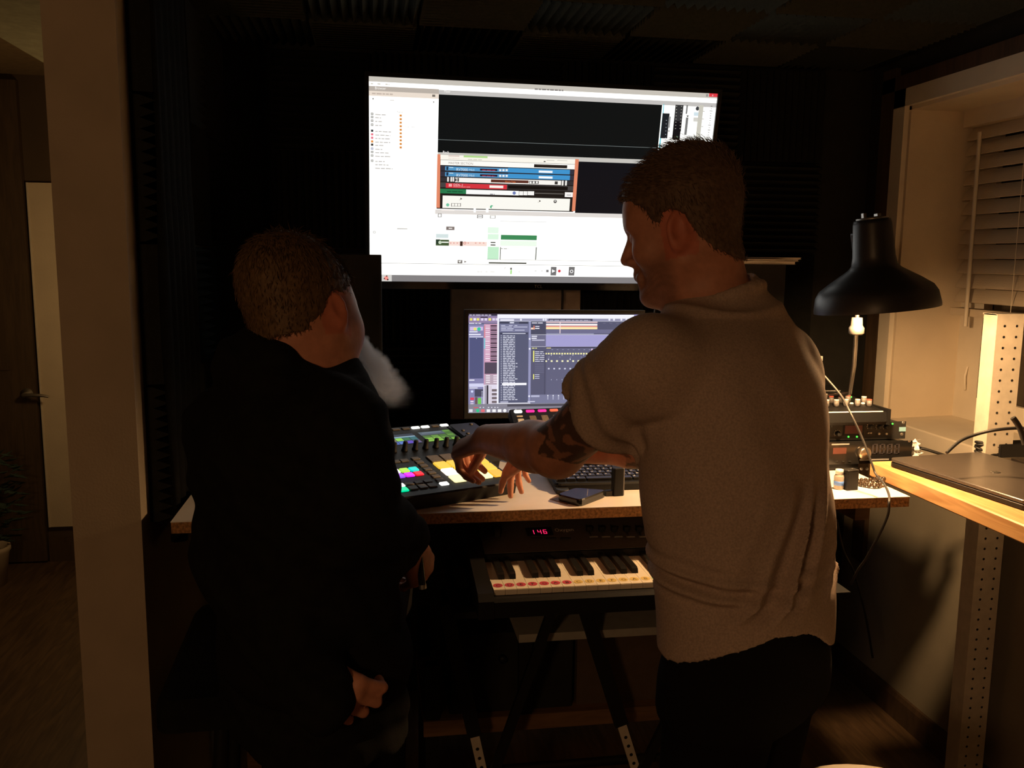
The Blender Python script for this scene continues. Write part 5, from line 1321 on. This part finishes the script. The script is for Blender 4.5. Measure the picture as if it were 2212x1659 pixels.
class Head:
    def __init__(s, O, axes, sc=(1, 1, 1)):
        s.O = np.asarray(O, float); s.A = axes; s.sc = sc
    def p(s, f, l, u): return s.O + s.A[0] * (f * s.sc[0]) + s.A[1] * (l * s.sc[1]) + s.A[2] * (u * s.sc[2])
    def loc(s, P):
        q = P - s.O; return [(q @ s.A[i]) / s.sc[i] for i in range(3)]
    def sculpt(s, F, neck_to, rn=.056, chub=0, ear=1.0):
        sc = np.array(s.sc); m = float(sc.mean())
        E = lambda c, r, k=.015, mode='add': F.ell(s.p(*c), s.A, np.array(r) * sc, k, mode)
        C = lambda a, b, ra, rb=None, k=.012, mode='add': F.cap(s.p(*a), s.p(*b), ra * m, None if rb is None else rb * m, k, mode)
        E((-.014, 0, .036), (.094, .074, .084), .01)
        E((.02, 0, -.02), (.068, .062, .085), .03)
        E((.052, 0, .035), (.045, .058, .05), .03)
        for sd in (-1, 1):
            C((-.008, .050 * sd, -.055), (.062, .016 * sd, -.097), .021, .019, .03)
            C((.084, .010 * sd, .020), (.070, .044 * sd, .018), .011, .010, .014)
            E((.056, .044 * sd, -.030), (.024, .020, .022), .02)
            E((.089, .031 * sd, -.002), (.014, .016, .011), .008, 'sub')
            F.ell(s.p(.074, .031 * sd, -.002), s.A, np.array((.0125,) * 3) * m, .003)
            E((.100, .0125 * sd, -.037), (.010, .007, .007), .006)
        C((.088, 0, .010), (.112, 0, -.030), .008, .0105, .008)
        C((.084, 0, -.052), (.090, 0, -.058), .013, .012, .015)
        C((.086, -.018, -.066), (.086, .018, -.066), .0065, None, .008); C((.093, 0, -.064), (.093, 0, -.064), .006, None, .010)
        C((.084, -.015, -.077), (.084, .015, -.077), .0072, None, .008)
        E((.076, 0, -.099), (.020, .020, .016), .018)
        if chub:
            for sd in (-1, 1): E((.034, .050 * sd, -.030), (.040, .024, .055), .03)
        for sd in (-1, 1):                                     # ears
            c = s.p(-.012, .074 * sd, -.012)
            out = unit(s.A[1] * sd * .80 - s.A[0] * .60); upv = unit(s.A[2] - s.A[0] * .18); fr = np.cross(upv, out)
            upv = np.cross(out, fr)
            F.ell(c + out * .004, [fr, out, upv], np.array((.018, .0075, .033)) * m * ear, .006)
            F.ell(c - upv * .020 * m + fr * 0, [fr, out, upv], np.array((.010, .006, .013)) * m, .006)
            F.ell(c + out * .011 + upv * .002, [fr, out, upv], np.array((.0105, .006, .019)) * m, .004, 'sub')
        F.cap(s.p(-.028, 0, -.035), neck_to, rn * .98, rn * 1.08, .03)
        F.cap(s.p(.010, 0, -.060), neck_to + unit(s.A[0]) * .012, rn * .72, rn, .03)
    def hairmesh(s, name, material, parent, g, thick, strand, seed, comb, top_extra=.0, droop=0.0):
        """short hair: a close cap cut along the hairline, then real strands on it"""
        R = .17; F = Field(s.O - R, s.O + R, .0032)
        sc = np.array(s.sc)
        F.ell(s.p(-.014, 0, .036), s.A, np.array((.094, .074, .084)) * sc + thick, .01)
        F.ell(s.p(-.020, 0, .062), s.A, np.array((.082, .060, .062)) * sc + thick + top_extra, .02)
        F.ell(s.p(.052, 0, .040), s.A, np.array((.043, .057, .052)) * sc + thick * .8, .03)
        F.cap(s.p(-.030, 0, -.03), s.p(-.045, 0, -.085), .056 + thick * .7, .052 + thick * .3, .03)
        gf, gu = zip(*g)
        X = F.ax[0][:, None, None]; Y = F.ax[1][None, :, None]; Z = F.ax[2][None, None, :]
        lf = [((X - s.O[0]) * s.A[i][0] + (Y - s.O[1]) * s.A[i][1] + (Z - s.O[2]) * s.A[i][2]) / s.sc[i] for i in range(3)]
        jag = (.0012 if droop else .0035) * np.sin(lf[1] * 260 + lf[0] * 190) * np.sin(lf[0] * 310)
        F.D = np.maximum(F.D, ((np.interp(lf[0], gf, gu) + jag - lf[2]) * .75).astype(np.float32))
        F.D += (.0010 * np.sin(lf[0] * 420 + 2 * np.sin(lf[2] * 90)) * np.sin(lf[1] * 380 + lf[2] * 140)).astype(np.float32)
        o, P, Fq = F.build(name, material, parent, relax=1)
        r2 = np.random.default_rng(seed)
        tri = P[Fq[:, :3]]; nrm = np.cross(tri[:, 1] - tri[:, 0], tri[:, 2] - tri[:, 0]); ar = np.linalg.norm(nrm, axis=1); nrm /= np.maximum(ar, 1e-12)[:, None]
        cen = P[Fq].mean(1); q = cen - s.O; ok = (nrm * (cen - s.p(-.01, 0, .02))).sum(1) > 0
        idx = r2.choice(np.where(ok)[0], strand)
        vs, fs = [], []
        for i in idx:
            c = cen[i] + r2.normal(0, .0012, 3); n = nrm[i]; lu = (q[i] @ s.A[2]) / s.sc[2]; lfv = (q[i] @ s.A[0]) / s.sc[0]
            t = s.A[0] * comb[0] + s.A[2] * comb[1] + s.A[1] * r2.normal(0, .35) - UZ * droop
            if lu < .05: t = -s.A[2] * .9 - s.A[0] * .25 + s.A[1] * r2.normal(0, .2)
            t = t - n * (t @ n); t = unit(t + r2.normal(0, .15, 3))
            ln = (.008 + .010 * max(0, min(1, (lu - .02) / .07))) * r2.uniform(.7, 1.25)
            lift = (.10 if droop else .25) + (.1 if droop else .35) * max(0, min(1, (lu - .06) / .05)) * r2.uniform(.3, 1.2)
            a = c - n * .002; b = c + unit(t + n * lift) * ln * .55; e = b + unit(t + n * lift * .3) * ln * .5
            sd = np.cross(n, t) * .00055; k = len(vs)
            vs += [a - sd, a + sd, b + sd, b - sd, e, b + n * .0006]
            fs += [(k, k + 1, k + 5), (k + 1, k + 2, k + 5), (k + 2, k + 3, k + 5), (k + 3, k, k + 5), (k + 3, k + 2, k + 4), (k + 2, k + 5, k + 4), (k + 5, k + 3, k + 4)]
        me = bpy.data.meshes.new('strands'); me.from_pydata([tuple(v) for v in vs], [], fs); me.materials.append(material)
        me.transform(chain(o).inverted()); so = bpy.data.objects.new('strands', me); COL.objects.link(so); so.parent = o; so['kind'] = 'stuff'
        return o

def hand(F, wrist, fwd, back, thumb, curls, sc=1.0, thumb_curl=(.9, .5, .5), spread=.10, tdir=None):
    """palm and five separate fingers; curls = [(mcp, pip, dip) index..little] in degrees"""
    fwd = unit(fwd); back = unit(back - fwd * (np.asarray(back) @ fwd)); t = unit(np.cross(fwd, back)); 
    if t @ thumb < 0: t = -t
    kn = [(.028, .088), (.0095, .092), (-.010, .086), (-.028, .077)]
    ph = [(.044, .026, .021), (.048, .030, .022), (.045, .028, .022), (.035, .021, .019)]
    tips = []
    for i in range(4):
        o, L = kn[i]; K = wrist + (fwd * L + t * o + back * (.004 - .16 * o * o * 40)) * sc
        F.cap(wrist + t * o * .62 * sc + fwd * .005, K, .0145 * sc, .0112 * sc, .014)
        a = 0; p = K; sp = (o / .028) * spread
        for j in range(3):
            a += math.radians(curls[i][j])
            d = unit(fwd * math.cos(a) - back * math.sin(a) + t * sp * math.cos(a * .5))
            q = p + d * ph[i][j] * sc
            r0 = (.0098, .0088, .0080)[j] * sc * (1, 1.02, .97, .86)[i]; r1 = (.0088, .0080, .0066)[j] * sc * (1, 1.02, .97, .86)[i]
            F.cap(p, q, r0, r1, .0035 if j else .007); p = q
        tips.append(p)
    b0 = wrist + (fwd * .022 + t * .020 - back * .008) * sc
    d = unit(tdir if tdir is not None else t * .75 + fwd * .62 - back * .35)
    p = b0
    for j, (L, r0, r1) in enumerate(((.044, .0135, .0115), (.032, .0108, .0096), (.027, .0096, .0072))):
        if j: d = unit(d * (1 - .0) + (fwd * .55 - t * .35 - back * .35) * thumb_curl[j])
        q = p + d * L * sc; F.cap(p, q, r0 * sc, r1 * sc, .010 if j == 0 else .004); p = q
    tips.append(p)
    return tips

def loft(F, rows, lax, fax, k, zlo, zhi, ex=2.3, shrink=0.0, mode='add'):
    """torso: stacked super-ellipses; rows = (centre, half width, half depth) from low to high"""
    zs = np.array([r[0][2] for r in rows]); o = np.argsort(zs)
    zs = zs[o]; cx = np.array([rows[i][0][0] for i in o]); cy = np.array([rows[i][0][1] for i in o]); w = np.array([rows[i][1] for i in o]) - shrink; d = np.array([rows[i][2] for i in o]) - shrink
    def sm(xq, x, y):                                   # smooth interpolation
        i = np.clip(np.searchsorted(x, xq) - 1, 0, len(x) - 2); t = np.clip((xq - x[i]) / (x[i + 1] - x[i]), 0, 1)
        m = np.gradient(y, x); h = x[i + 1] - x[i]
        return (2 * t ** 3 - 3 * t ** 2 + 1) * y[i] + (t ** 3 - 2 * t ** 2 + t) * h * m[i] + (-2 * t ** 3 + 3 * t ** 2) * y[i + 1] + (t ** 3 - t ** 2) * h * m[i + 1]
    def fn(X, Y, Z):
        z = Z.ravel(); CX_, CY_, W_, D_ = [sm(z, zs, q)[None, None, :] for q in (cx, cy, w, d)]
        a = (X - CX_) * lax[0] + (Y - CY_) * lax[1]; b = (X - CX_) * fax[0] + (Y - CY_) * fax[1]
        q = (np.abs(a / W_) ** ex + np.abs(b / D_) ** ex) ** (1 / ex)
        return np.maximum((q - 1) * np.minimum(W_, D_), np.maximum(zlo - Z, Z - zhi))
    lo = np.array([cx.min() - w.max() - .05, cy.min() - w.max() - .05, zlo]); hi = np.array([cx.max() + w.max() + .05, cy.max() + w.max() + .05, zhi])
    F.op(lo, hi, fn, k, mode)

def displace(F, fn, band=.035):
    m = np.abs(F.D) < band
    I = np.argwhere(m); P = F.lo + F.h * I
    F.D[m] += fn(P).astype(np.float32)

SKIN = np.array([.56, .255, .165]); SKIN2 = np.array([.60, .27, .175])

# ------------------------------------------------------------------ the standing man at the right
def torso_axes(deg_left):
    """facing = forward turned left by deg"""
    a = math.radians(deg_left); f = -math.sin(a) * RH + math.cos(a) * FH; l = -math.cos(a) * RH - math.sin(a) * FH
    return f, l
fR, lR = torso_axes(50)
neckR = W(1549, 636, 1.475)
rowsR = [(W(1612, 1440, 1.44), .172, .118), (W(1614, 1390, 1.44), .178, .122), (W(1614, 1300, 1.44), .180, .125), (W(1606, 1200, 1.44), .180, .128), (W(1597, 1100, 1.44), .183, .133),
         (W(1588, 1000, 1.44), .186, .136), (W(1585, 900, 1.44), .184, .134), (W(1582, 800, 1.445), .172, .122), (W(1572, 730, 1.45), .140, .100), (W(1560, 680, 1.46), .095, .080)]
shL, elL, wrL = W(1402, 790, 1.35), W(1203, 972, 1.57), W(1052, 948, 1.80)
shR, elR, wrR = W(1672, 800, 1.55), W(1450, 955, 1.70), W(1195, 968, 1.88)
pr = thing('person', 'man in a beige T-shirt with a tattooed arm reaching for the lit pads', 'person', (.55, 1.30, 0))
HR = Head(W(1473, 493, 1.47), head_axes(-math.cos(math.radians(28)) * RH + math.sin(math.radians(28)) * FH, math.radians(13), math.radians(-2)), (.95, .97, 1.03))
F = Field((-.06, 1.02, .80), (.86, 2.04, 1.74), .0032)
HR.sculpt(F, neckR - UZ * .03, .060)
F.cap(neckR - UZ * .05, shL + np.array([0, 0, -.005]), .05, .05, .05); F.cap(neckR - UZ * .05, shR, .05, .05, .05)
loft(F, rowsR, lR, fR, .03, .82, rowsR[-1][0][2] - .01, shrink=.028)
def arm(F, sh, el, wr, r=(.056, .046, .043, .030)):
    F.cap(sh, el, r[0], r[1], .03)
    d = unit(wr - el); F.cap(el, el + d * .09, r[1] * .96, r[2] * 1.06, .03); F.cap(el + d * .07, wr, r[2] * 1.05, r[3], .02)
arm(F, shL, elL, wrL); arm(F, shR, elR, wrR)
# left hand curled over the pads, right hand resting beside them
tl = hand(F, wrL, W(985, 972, 1.88) - wrL, UZ * .9 - RH * .35 - FH * .25, FH, [(48, 38, 22), (56, 40, 22), (60, 44, 24), (62, 46, 26)], 1.02, tdir=FH * .35 - UZ * .75 - RH * .35)
tr = hand(F, wrR, W(1092, 990, 1.93) - wrR, UZ * .9 + FH * .2, -FH * .2 - RH * .6 - UZ * .4, [(56, 10, 8), (66, 10, 8), (60, 24, 12), (42, 44, 22)], .92, spread=.32, tdir=-RH * .8 - UZ * .45 - FH * .1)
armdir = unit(elL - shL)
def skinR(P):
    c = np.tile(SKIN, (len(P), 1))
    f, l, u = HR.loc(P)
    st = np.clip((-.035 - u) / .02, 0, 1) * np.clip((f - .0) / .02, 0, 1) * (u > -.14) * (f < .13)
    st = st * (np.abs(l) < .09)
    nz = .75 + .25 * np.sin(P[:, 0] * 900) * np.sin(P[:, 1] * 870) * np.sin(P[:, 2] * 930)
    c = c * (1 - (st * .55 * nz)[:, None]) + np.array([.07, .05, .04]) * (st * .30)[:, None]
    ear = (np.abs(np.abs(l) - .08) < .016) * (np.abs(u + .012) < .04) * (np.abs(f + .014) < .03)
    c[ear > 0] = c[ear > 0] * np.array([1.05, .72, .70])
    for sh, el, wr, t0, t1 in ((shL, elL, wrL, .50, .90), (shR, elR, wrR, .80, 1.35)):
        d = el - sh; L = np.linalg.norm(d); t = ((P - sh) @ d) / L ** 2
        rad = np.linalg.norm(P - sh - np.outer(np.clip(t, 0, 1.6), d), axis=1)
        if t1 > 1:
            d2 = wr - el; t = 1 + ((P - el) @ d2) / (d2 @ d2) * .9; rad = np.linalg.norm(P - el - np.outer(np.clip((t - 1) / .9, 0, 1), d2), axis=1)
            t0, t1 = 1.0, 1.30
        pat = np.sin(P[:, 0] * 150 + 2 * np.sin(P[:, 2] * 95)) * np.sin(P[:, 2] * 170 + 2 * np.sin(P[:, 1] * 80)) + .5 * np.sin(P[:, 1] * 260 + P[:, 0] * 190)
        edge = .05 * np.sin(P[:, 2] * 120 + P[:, 1] * 60)
        ink_ = ((t > t0 + edge) & (t < t1 + edge) & (rad < .075)).astype(float)
        side = (P - sh) @ unit(-FH * .4 - RH * .7 + UZ * .25)
        k2 = ink_ * np.where(pat > -.25, .82, .35)
        c = c * (1 - k2[:, None]) + np.array([.028, .030, .026]) * k2[:, None]
    return c
F.build('body', M['skin'], pr, skinR)
gR = [(-.20, -.074), (-.092, -.068), (-.06, -.048), (-.040, -.016), (-.030, .012), (-.012, .024), (.006, .020), (.018, -.010), (.026, -.012), (.034, .030), (.060, .052), (.080, .062), (.11, .066), (.2, .066)]
HR.hairmesh('hair', M['hair_brown'], pr, gR, .0045, 5200, 3, (.9, .25), .006)
F = None

# T-shirt
F = Field((.22, 1.02, .80), (.92, 1.92, 1.60), .0042)
zhem = W(1600, 1400, 1.335)[2] + .028
loft(F, rowsR, lR, fR, .02, zhem - .12, rowsR[-1][0][2] + .01)
trap = neckR - UZ * .062
F.cap(trap, shL + (trap - shL) * .05, .052, .066, .05); F.cap(trap, shR + (trap - shR) * .05, .052, .066, .05)
seL = shL + (elL - shL) * .47; seR = shR + (elR - shR) * .56
F.cap(shL, seL + armdir * .05, .074, .080, .035, cut=(seL, armdir)); adR = unit(elR - shR)
F.cap(shR, seR + adR * .05, .074, .076, .035, cut=(seR, adR))
F.cap(seL - armdir * .03, seL + armdir * .06, .062, .066, .004, 'sub'); F.cap(seR - adR * .03, seR + adR * .06, .06, .062, .004, 'sub')
# crew neck band and opening
na = unit(HR.p(-.028, 0, -.035) - neckR)
cN = neckR - na * .008
ring = [cN + .072 * (math.cos(t) * lR + math.sin(t) * unit(np.cross(na, lR)) * .98) for t in np.linspace(0, 2 * PI, 25)]
ring = [q + UZ * .13 * ((q - cN) @ RH) for q in ring]
F.cap(neckR - na * .075, neckR - na * .016, .092, .074, .04)
F.cap(neckR - na * .02, neckR + na * .12, .066, .066, .006, 'sub')
for i in range(24): F.cap(ring[i], ring[i + 1], .0085, None, .004)
# hem: hollow from below, wavy edge
q0 = rowsR[1][0]
def hem_cut(X, Y, Z):
    a = (X - q0[0]) * RH[0] + (Y - q0[1]) * RH[1]
    zc = np.interp(a, [-.15, -.14, -.07, 0, .06, .085, .12, .15], [.890, .894, .930, .952, .942, .926, .893, .876])
    return np.maximum(zc - Z, -1) + 0 * X
sl = F._sl(q0 - .35, q0 + .35, 0)
s_, X, Y, Z = sl
F.D[s_] = np.maximum(F.D[s_], np.where(Z < zhem + .06, hem_cut(X, Y, Z), -1).astype(np.float32))
inner = Field.__new__(Field); inner.__dict__.update(F.__dict__); inner.D = np.full_like(F.D, .2)
loft(inner, rowsR, lR, fR, .001, zhem - .14, zhem - .035, shrink=.014)
F.D = np.maximum(F.D, -inner.D); inner = None
cF = W(1385, 1020, 1.36)
def folds(P):
    a = (P - cF) @ RH; z = P[:, 2] - cF[2]
    r = np.sqrt(a * a + z * z); th = np.arctan2(-z, a)
    mk = np.clip((r - .155) / .05, 0, 1) * np.clip((.46 - r) / .10, 0, 1) * np.clip((th + .05) / .35, 0, 1) * np.clip((1.75 - th) / .25, 0, 1)
    wob = .010 * np.sin(th * 3.1 + 1) + .006 * np.sin(th * 7 + r * 20)
    ph = 2 * PI * (r + wob) / (.040 + .018 * np.clip((th - .2) / 1.2, 0, 1) * 0 + .004)
    d = .016 * mk * (np.abs(np.sin(ph * .5)) * 2 - 1.2) * (.55 + .45 * np.sin(r * 47 + 2))
    # gathers at the waist, left side
    zz = P[:, 2] - (zhem + .075); g2 = np.exp(-(zz / .03) ** 2) * np.clip((-a + .40) / .35, 0, 1)
    d += .0075 * g2 * np.sin(zz * 230 + a * 14)
    # sleeve creases
    t = (P - shL) @ armdir; rr = np.linalg.norm(P - shL - np.outer(t, armdir), axis=1)
    s3 = np.clip((t - .02) / .06, 0, 1) * (rr < .11) * (t < .25)
    d += .0035 * s3 * np.sin(t * 150 + 3 * np.sin((P[:, 2]) * 30))
    # armpit pull and general softness
    d += .0016 * np.sin(P[:, 2] * 38 + a * 25 + 1.3 * np.sin(a * 31)) + .0012 * np.sin(a * 61 + P[:, 2] * 22)
    pz = P - W(1395, 925, 1.32); dr_ = np.abs(pz @ unit(RH * .35 - UZ * .9)); ln_ = pz @ unit(RH * .9 + UZ * .35)
    d += .006 * np.exp(-(dr_ / .010) ** 2) * np.clip((ln_ + .03) / .03, 0, 1) * np.clip((.07 - ln_) / .05, 0, 1)
    return d * np.clip((P[:, 2] - zhem - .022) / .03, 0, 1)
displace(F, folds)
F.build('t_shirt', M['tee'], pr, relax=1)
F = None

# trousers and shoes
def legs(name, F, hips, knees, ankles, material, parent, r=(.090, .062, .055)):
    for h, k, a in zip(hips, knees, ankles):
        F.cap(h, k, r[0], r[1], .04); F.cap(k, a, r[1], r[2], .02)
    return F.build(name, material, parent, relax=1)
hipc = rowsR[0][0].copy()
F = Field((hipc[0] - .30, hipc[1] - .34, .04), (hipc[0] + .30, hipc[1] + .36, 1.04), .0065)
loft(F, [(hipc + UZ * (1.01 - hipc[2]), .128, .084), (hipc + UZ * (.95 - hipc[2]), .142, .096), (hipc + UZ * (.88 - hipc[2]), .160, .110), (hipc + UZ * (.78 - hipc[2]), .165, .118)], lR, fR, .03, .80, 1.005)
hp = [hipc + lR * .085 * s2 + UZ * (.83 - hipc[2]) for s2 in (1, -1)]
kn_ = [hipc + lR * .10 * s2 + fR * .03 + UZ * (.47 - hipc[2]) for s2 in (1, -1)]
an_ = [hipc + lR * .11 * s2 - fR * .02 + UZ * (.085 - hipc[2]) for s2 in (1, -1)]
legs('jeans', F, hp, kn_, an_, M['denim'], pr)
def shoe(a, f, l, parent):
    S_ = Field(a - np.array([.26, .26, .12]), a + np.array([.26, .26, .12]), .006)
    b = np.array([a[0], a[1], 0]); S_.ell(b + f * .07 + UZ * .035, [f, l, UZ], (.125, .046, .035), .02); S_.ell(b - f * .015 + UZ * .055, [f, l, UZ], (.06, .042, .055), .03); S_.cap(b + UZ * .06, a + UZ * .01, .045, .05, .02)
    S_.D = np.maximum(S_.D, (.003 - S_.ax[2])[None, None, :].astype(np.float32)); S_.build('shoe', M['shoe'], parent, relax=1)
for a in an_: shoe(a, fR, lR, pr)

# ------------------------------------------------------------------ the seated person at the left
fL, lL = torso_axes(-46)
pl_ = thing('person', 'person in a black hooded top sitting on the stool and breathing out smoke', 'person', (-.13, 1.5, 0))
HL = Head(W(652, 680, 1.42), head_axes(math.sin(math.radians(23)) * RH + math.cos(math.radians(23)) * FH, math.radians(12), math.radians(16)), (1.0, 1.0, 1.0))
neckL = W(662, 800, 1.42)
rowsL = [(W(680, 1560, 1.42), .165, .125), (W(676, 1470, 1.42), .172, .130), (W(668, 1340, 1.41), .170, .126), (W(656, 1200, 1.40), .168, .124), (W(638, 1060, 1.385), .166, .124), (W(622, 950, 1.375), .164, .120), (W(634, 875, 1.385), .150, .110), (W(652, 815, 1.40), .100, .092)]
s2R, e2R, w2R = W(728, 930, 1.275), W(772, 1115, 1.28), W(880, 1170, 1.45)
s2L, e2L, w2L = W(505, 930, 1.48), W(505, 1200, 1.42), W(655, 1440, 1.245)
F = Field((-.55, .98, .72), (.22, 1.78, 1.62), .0034)
HL.sculpt(F, neckL - UZ * .02, .062, 1, .86)
loft(F, rowsL, lL, fL, .03, rowsL[0][0][2] + .06, rowsL[-1][0][2], shrink=.034)
F.cap(neckL - UZ * .05, s2R, .045, .045, .05); F.cap(neckL - UZ * .05, s2L, .045, .045, .05)
arm(F, s2R, e2R, w2R); arm(F, s2L, e2L, w2L)
hand(F, w2R, W(908, 1225, 1.50) - w2R, RH * .8 + FH * -.5 + UZ * .2, FH, [(25, 40, 25), (35, 50, 30), (45, 55, 30), (50, 55, 30)], .98, tdir=FH * .5 - UZ * .6 + RH * .3)
hand(F, w2L, unit(w2L - e2L) * .12 + RH * .03 + FH * .035, UZ * .30 - FH * .95, UZ * .8, [(62, 70, 40), (66, 72, 40), (68, 72, 40), (66, 70, 40)], .96, tdir=RH * .5 - UZ * .6 + FH * .25)
def skinL(P):
    c = np.tile(SKIN2, (len(P), 1)); f, l, u = HL.loc(P)
    ear = (np.abs(np.abs(l) - .08) < .016) * (np.abs(u + .012) < .04) * (np.abs(f + .014) < .03)
    c[ear > 0] = c[ear > 0] * np.array([1.0, .74, .72]); return c
F.build('body', M['skin'], pl_, skinL)
gL = [(-.20, -.054), (-.092, -.052), (-.06, -.046), (-.040, -.030), (-.030, .006), (-.012, .022), (.006, .018), (.018, -.005), (.028, .004), (.036, .034), (.060, .052), (.080, .060), (.11, .064), (.2, .064)]
HL.hairmesh('hair', M['hair_ginger'], pl_, gL, .0045, 6500, 5, (-.2, -.6), .001, .6)
F = Field((-.58, .96, .72), (.24, 1.80, 1.46), .0048)
loft(F, rowsL, lL, fL, .03, rowsL[0][0][2] + .0, rowsL[-1][0][2])
F.cap(neckL - UZ * .07, s2R, .060, .066, .06); F.cap(neckL - UZ * .07, s2L, .060, .070, .06)
for s_, e_, w_ in ((s2R, e2R, w2R), (s2L, e2L, w2L)):
    F.cap(s_, e_, .068, .058, .04); d = unit(w_ - e_)
    if s_ is s2L: w_ = w_ + d * .085
    F.cap(e_, w_ - d * .012, .062, .046, .03, cut=(w_ - d * .012, d)); F.cap(w_ - d * .06, w_ - d * .015, .044, .041, .004)
nh = unit(HL.p(-.028, 0, -.035) - neckL)
F.cap(neckL - nh * .01, neckL + nh * .14, .068, .066, .008, 'sub')
bx2 = unit(np.cross(nh, lL))
ringc = neckL + nh * .020 - fL * .006
rp = [ringc + .080 * (math.cos(t) * lL + math.sin(t) * bx2) for t in np.linspace(0, 2 * PI, 25)]
rp = [q - UZ * (.42 * ((q - ringc) @ RH) + .012) for q in rp]
for i in range(24):
    t = 2 * PI * i / 24; bk_ = max(0, (rp[i] - ringc) @ -fL / .08)
    F.cap(rp[i], rp[i + 1], .018 + .012 * bk_, None, .02)
F.ell(neckL - fL * .080 + lL * .02 + UZ * .005, [fL, lL, UZ], (.050, .105, .060), .04)          # hood lying on the back
def foldL(P):
    return .003 * np.sin(P[:, 2] * 55 + 3 * np.sin(P[:, 0] * 30)) * np.sin(P[:, 0] * 40 + P[:, 1] * 35) + .002 * np.sin(P[:, 2] * 120 + P[:, 0] * 60)
displace(F, foldL)
F.build('hooded_top', M['hoodie'], pl_, relax=1)
F = None
hc = rowsL[0][0].copy(); hc[2] = .885
F = Field((-.45, 1.10, .03), (.30, 2.25, .98), .0075)
F.ell(hc - UZ * .005, [fL, lL, UZ], (.14, .18, .082), .03)
th = math.radians(-6); fk = math.sin(th) * RH + math.cos(th) * FH; lk_ = -math.cos(th) * RH + math.sin(th) * FH
hp = [hc + lL * .085 * s2 for s2 in (1, -1)]; kn_ = [hc + fk * .40 + lk_ * .09 * s2 - UZ * .02 for s2 in (1, -1)]; an_ = [hc + fk * .36 + lk_ * .08 * s2 - UZ * .62 for s2 in (1, -1)]
for a in an_: a[2] = .34
legs('trousers', F, hp, kn_, an_, M['denim'], pl_, (.085, .066, .052))
def shoe_at(a, f, l, parent):
    S_ = Field(a - np.array([.26, .26, .12]), a + np.array([.26, .26, .12]), .006); b = a - UZ * .085
    S_.ell(b + f * .07 + UZ * .035, [f, l, UZ], (.125, .046, .035), .02); S_.ell(b - f * .015 + UZ * .055, [f, l, UZ], (.06, .042, .055), .03); S_.cap(b + UZ * .06, a + UZ * .01, .045, .05, .02)
    S_.build('shoe', M['shoe'], parent, relax=1)
for a in an_: shoe_at(a, fk, lk_, pl_)

# vape pen in the right hand
vp = thing('vape_pen', 'small dark vape pen with a shiny tip hanging from the seated person\'s hand', 'vape', tuple(W(908, 1262, 1.47)))
q0, q1 = W(905, 1195, 1.468), W(912, 1262, 1.472)
MB().tube([tuple(q0), tuple(q1)], .0062, 12).build('tube', M['gloss_black'], vp, True)
MB().tube([tuple(q1), tuple(q1 + (q1 - q0) * .14)], .0066, 12).build('tip', M['steel'], vp, True)

# ------------------------------------------------------------------ breath of smoke
m0, m1 = W(774, 732, 1.50), W(860, 866, 1.64)
ax_ = unit(m1 - m0); LN = np.linalg.norm(m1 - m0)
zz = Vector(ax_); yy = Vector(UP).cross(zz).normalized(); xx = yy.cross(zz)
smo = MB().lathe([(.02, 0), (.16, .05), (.26, .25), (.30, .5), (.34, .8), (.30, 1.0), (.02, 1.05)], 24)
so = smo.build('smoke_puff', None)
so.matrix_world = Matrix.Translation(Vector(m0)) @ Matrix((xx, yy, zz)).transposed().to_4x4() @ Matrix.Diagonal((LN, LN, LN, 1))
sm, nt, b = new_mat('smoke'); N, L = nt.nodes, nt.links; N.remove(b); so.data.materials.clear(); so.data.materials.append(sm)
tc = N.new('ShaderNodeTexCoord'); sp = N.new('ShaderNodeSeparateXYZ'); L.new(tc.outputs['Object'], sp.inputs[0])
def math_(op, a, b=None, clamp=False):
    n = N.new('ShaderNodeMath'); n.operation = op; n.use_clamp = clamp
    for i, v in enumerate((a, b)):
        if v is None: continue
        if isinstance(v, (int, float)): n.inputs[i].default_value = v
        else: L.new(v, n.inputs[i])
    return n.outputs[0]
X_, Y_, Z_ = sp.outputs
nz = N.new('ShaderNodeTexNoise'); nz.inputs['Scale'].default_value = 4.5; nz.inputs['Detail'].default_value = 4; nz.inputs['Distortion'].default_value = .3
L.new(tc.outputs['Object'], nz.inputs['Vector'])
rr = math_('SQRT', math_('ADD', math_('MULTIPLY', X_, X_), math_('MULTIPLY', Y_, Y_)))
Rz = math_('ADD', math_('MULTIPLY', Z_, .11), .085)
rim = math_('SUBTRACT', 1.0, math_('DIVIDE', rr, Rz))
nn = math_('MULTIPLY', math_('SUBTRACT', nz.outputs['Fac'], .5), 1.7)
den = math_('MULTIPLY', math_('ADD', rim, nn), 1.6, True)
fade = math_('MULTIPLY', math_('SUBTRACT', 1.02, Z_), 3.0, True)
near = math_('ADD', .35, math_('POWER', math_('SUBTRACT', 1.0, math_('MULTIPLY', Z_, .9), True), 2.0))
st = math_('MULTIPLY', math_('MULTIPLY', den, fade), math_('MULTIPLY', near, 110.0))
vs_ = N.new('ShaderNodeVolumeScatter'); vs_.inputs['Color'].default_value = (.98, .96, .93, 1); vs_.inputs['Anisotropy'].default_value = .5
L.new(st, vs_.inputs['Density']); L.new(vs_.outputs[0], N['Material Output'].inputs['Volume'])
tag(so, 'pale puff of smoke drifting from the seated person\'s mouth', 'smoke', kind='stuff')
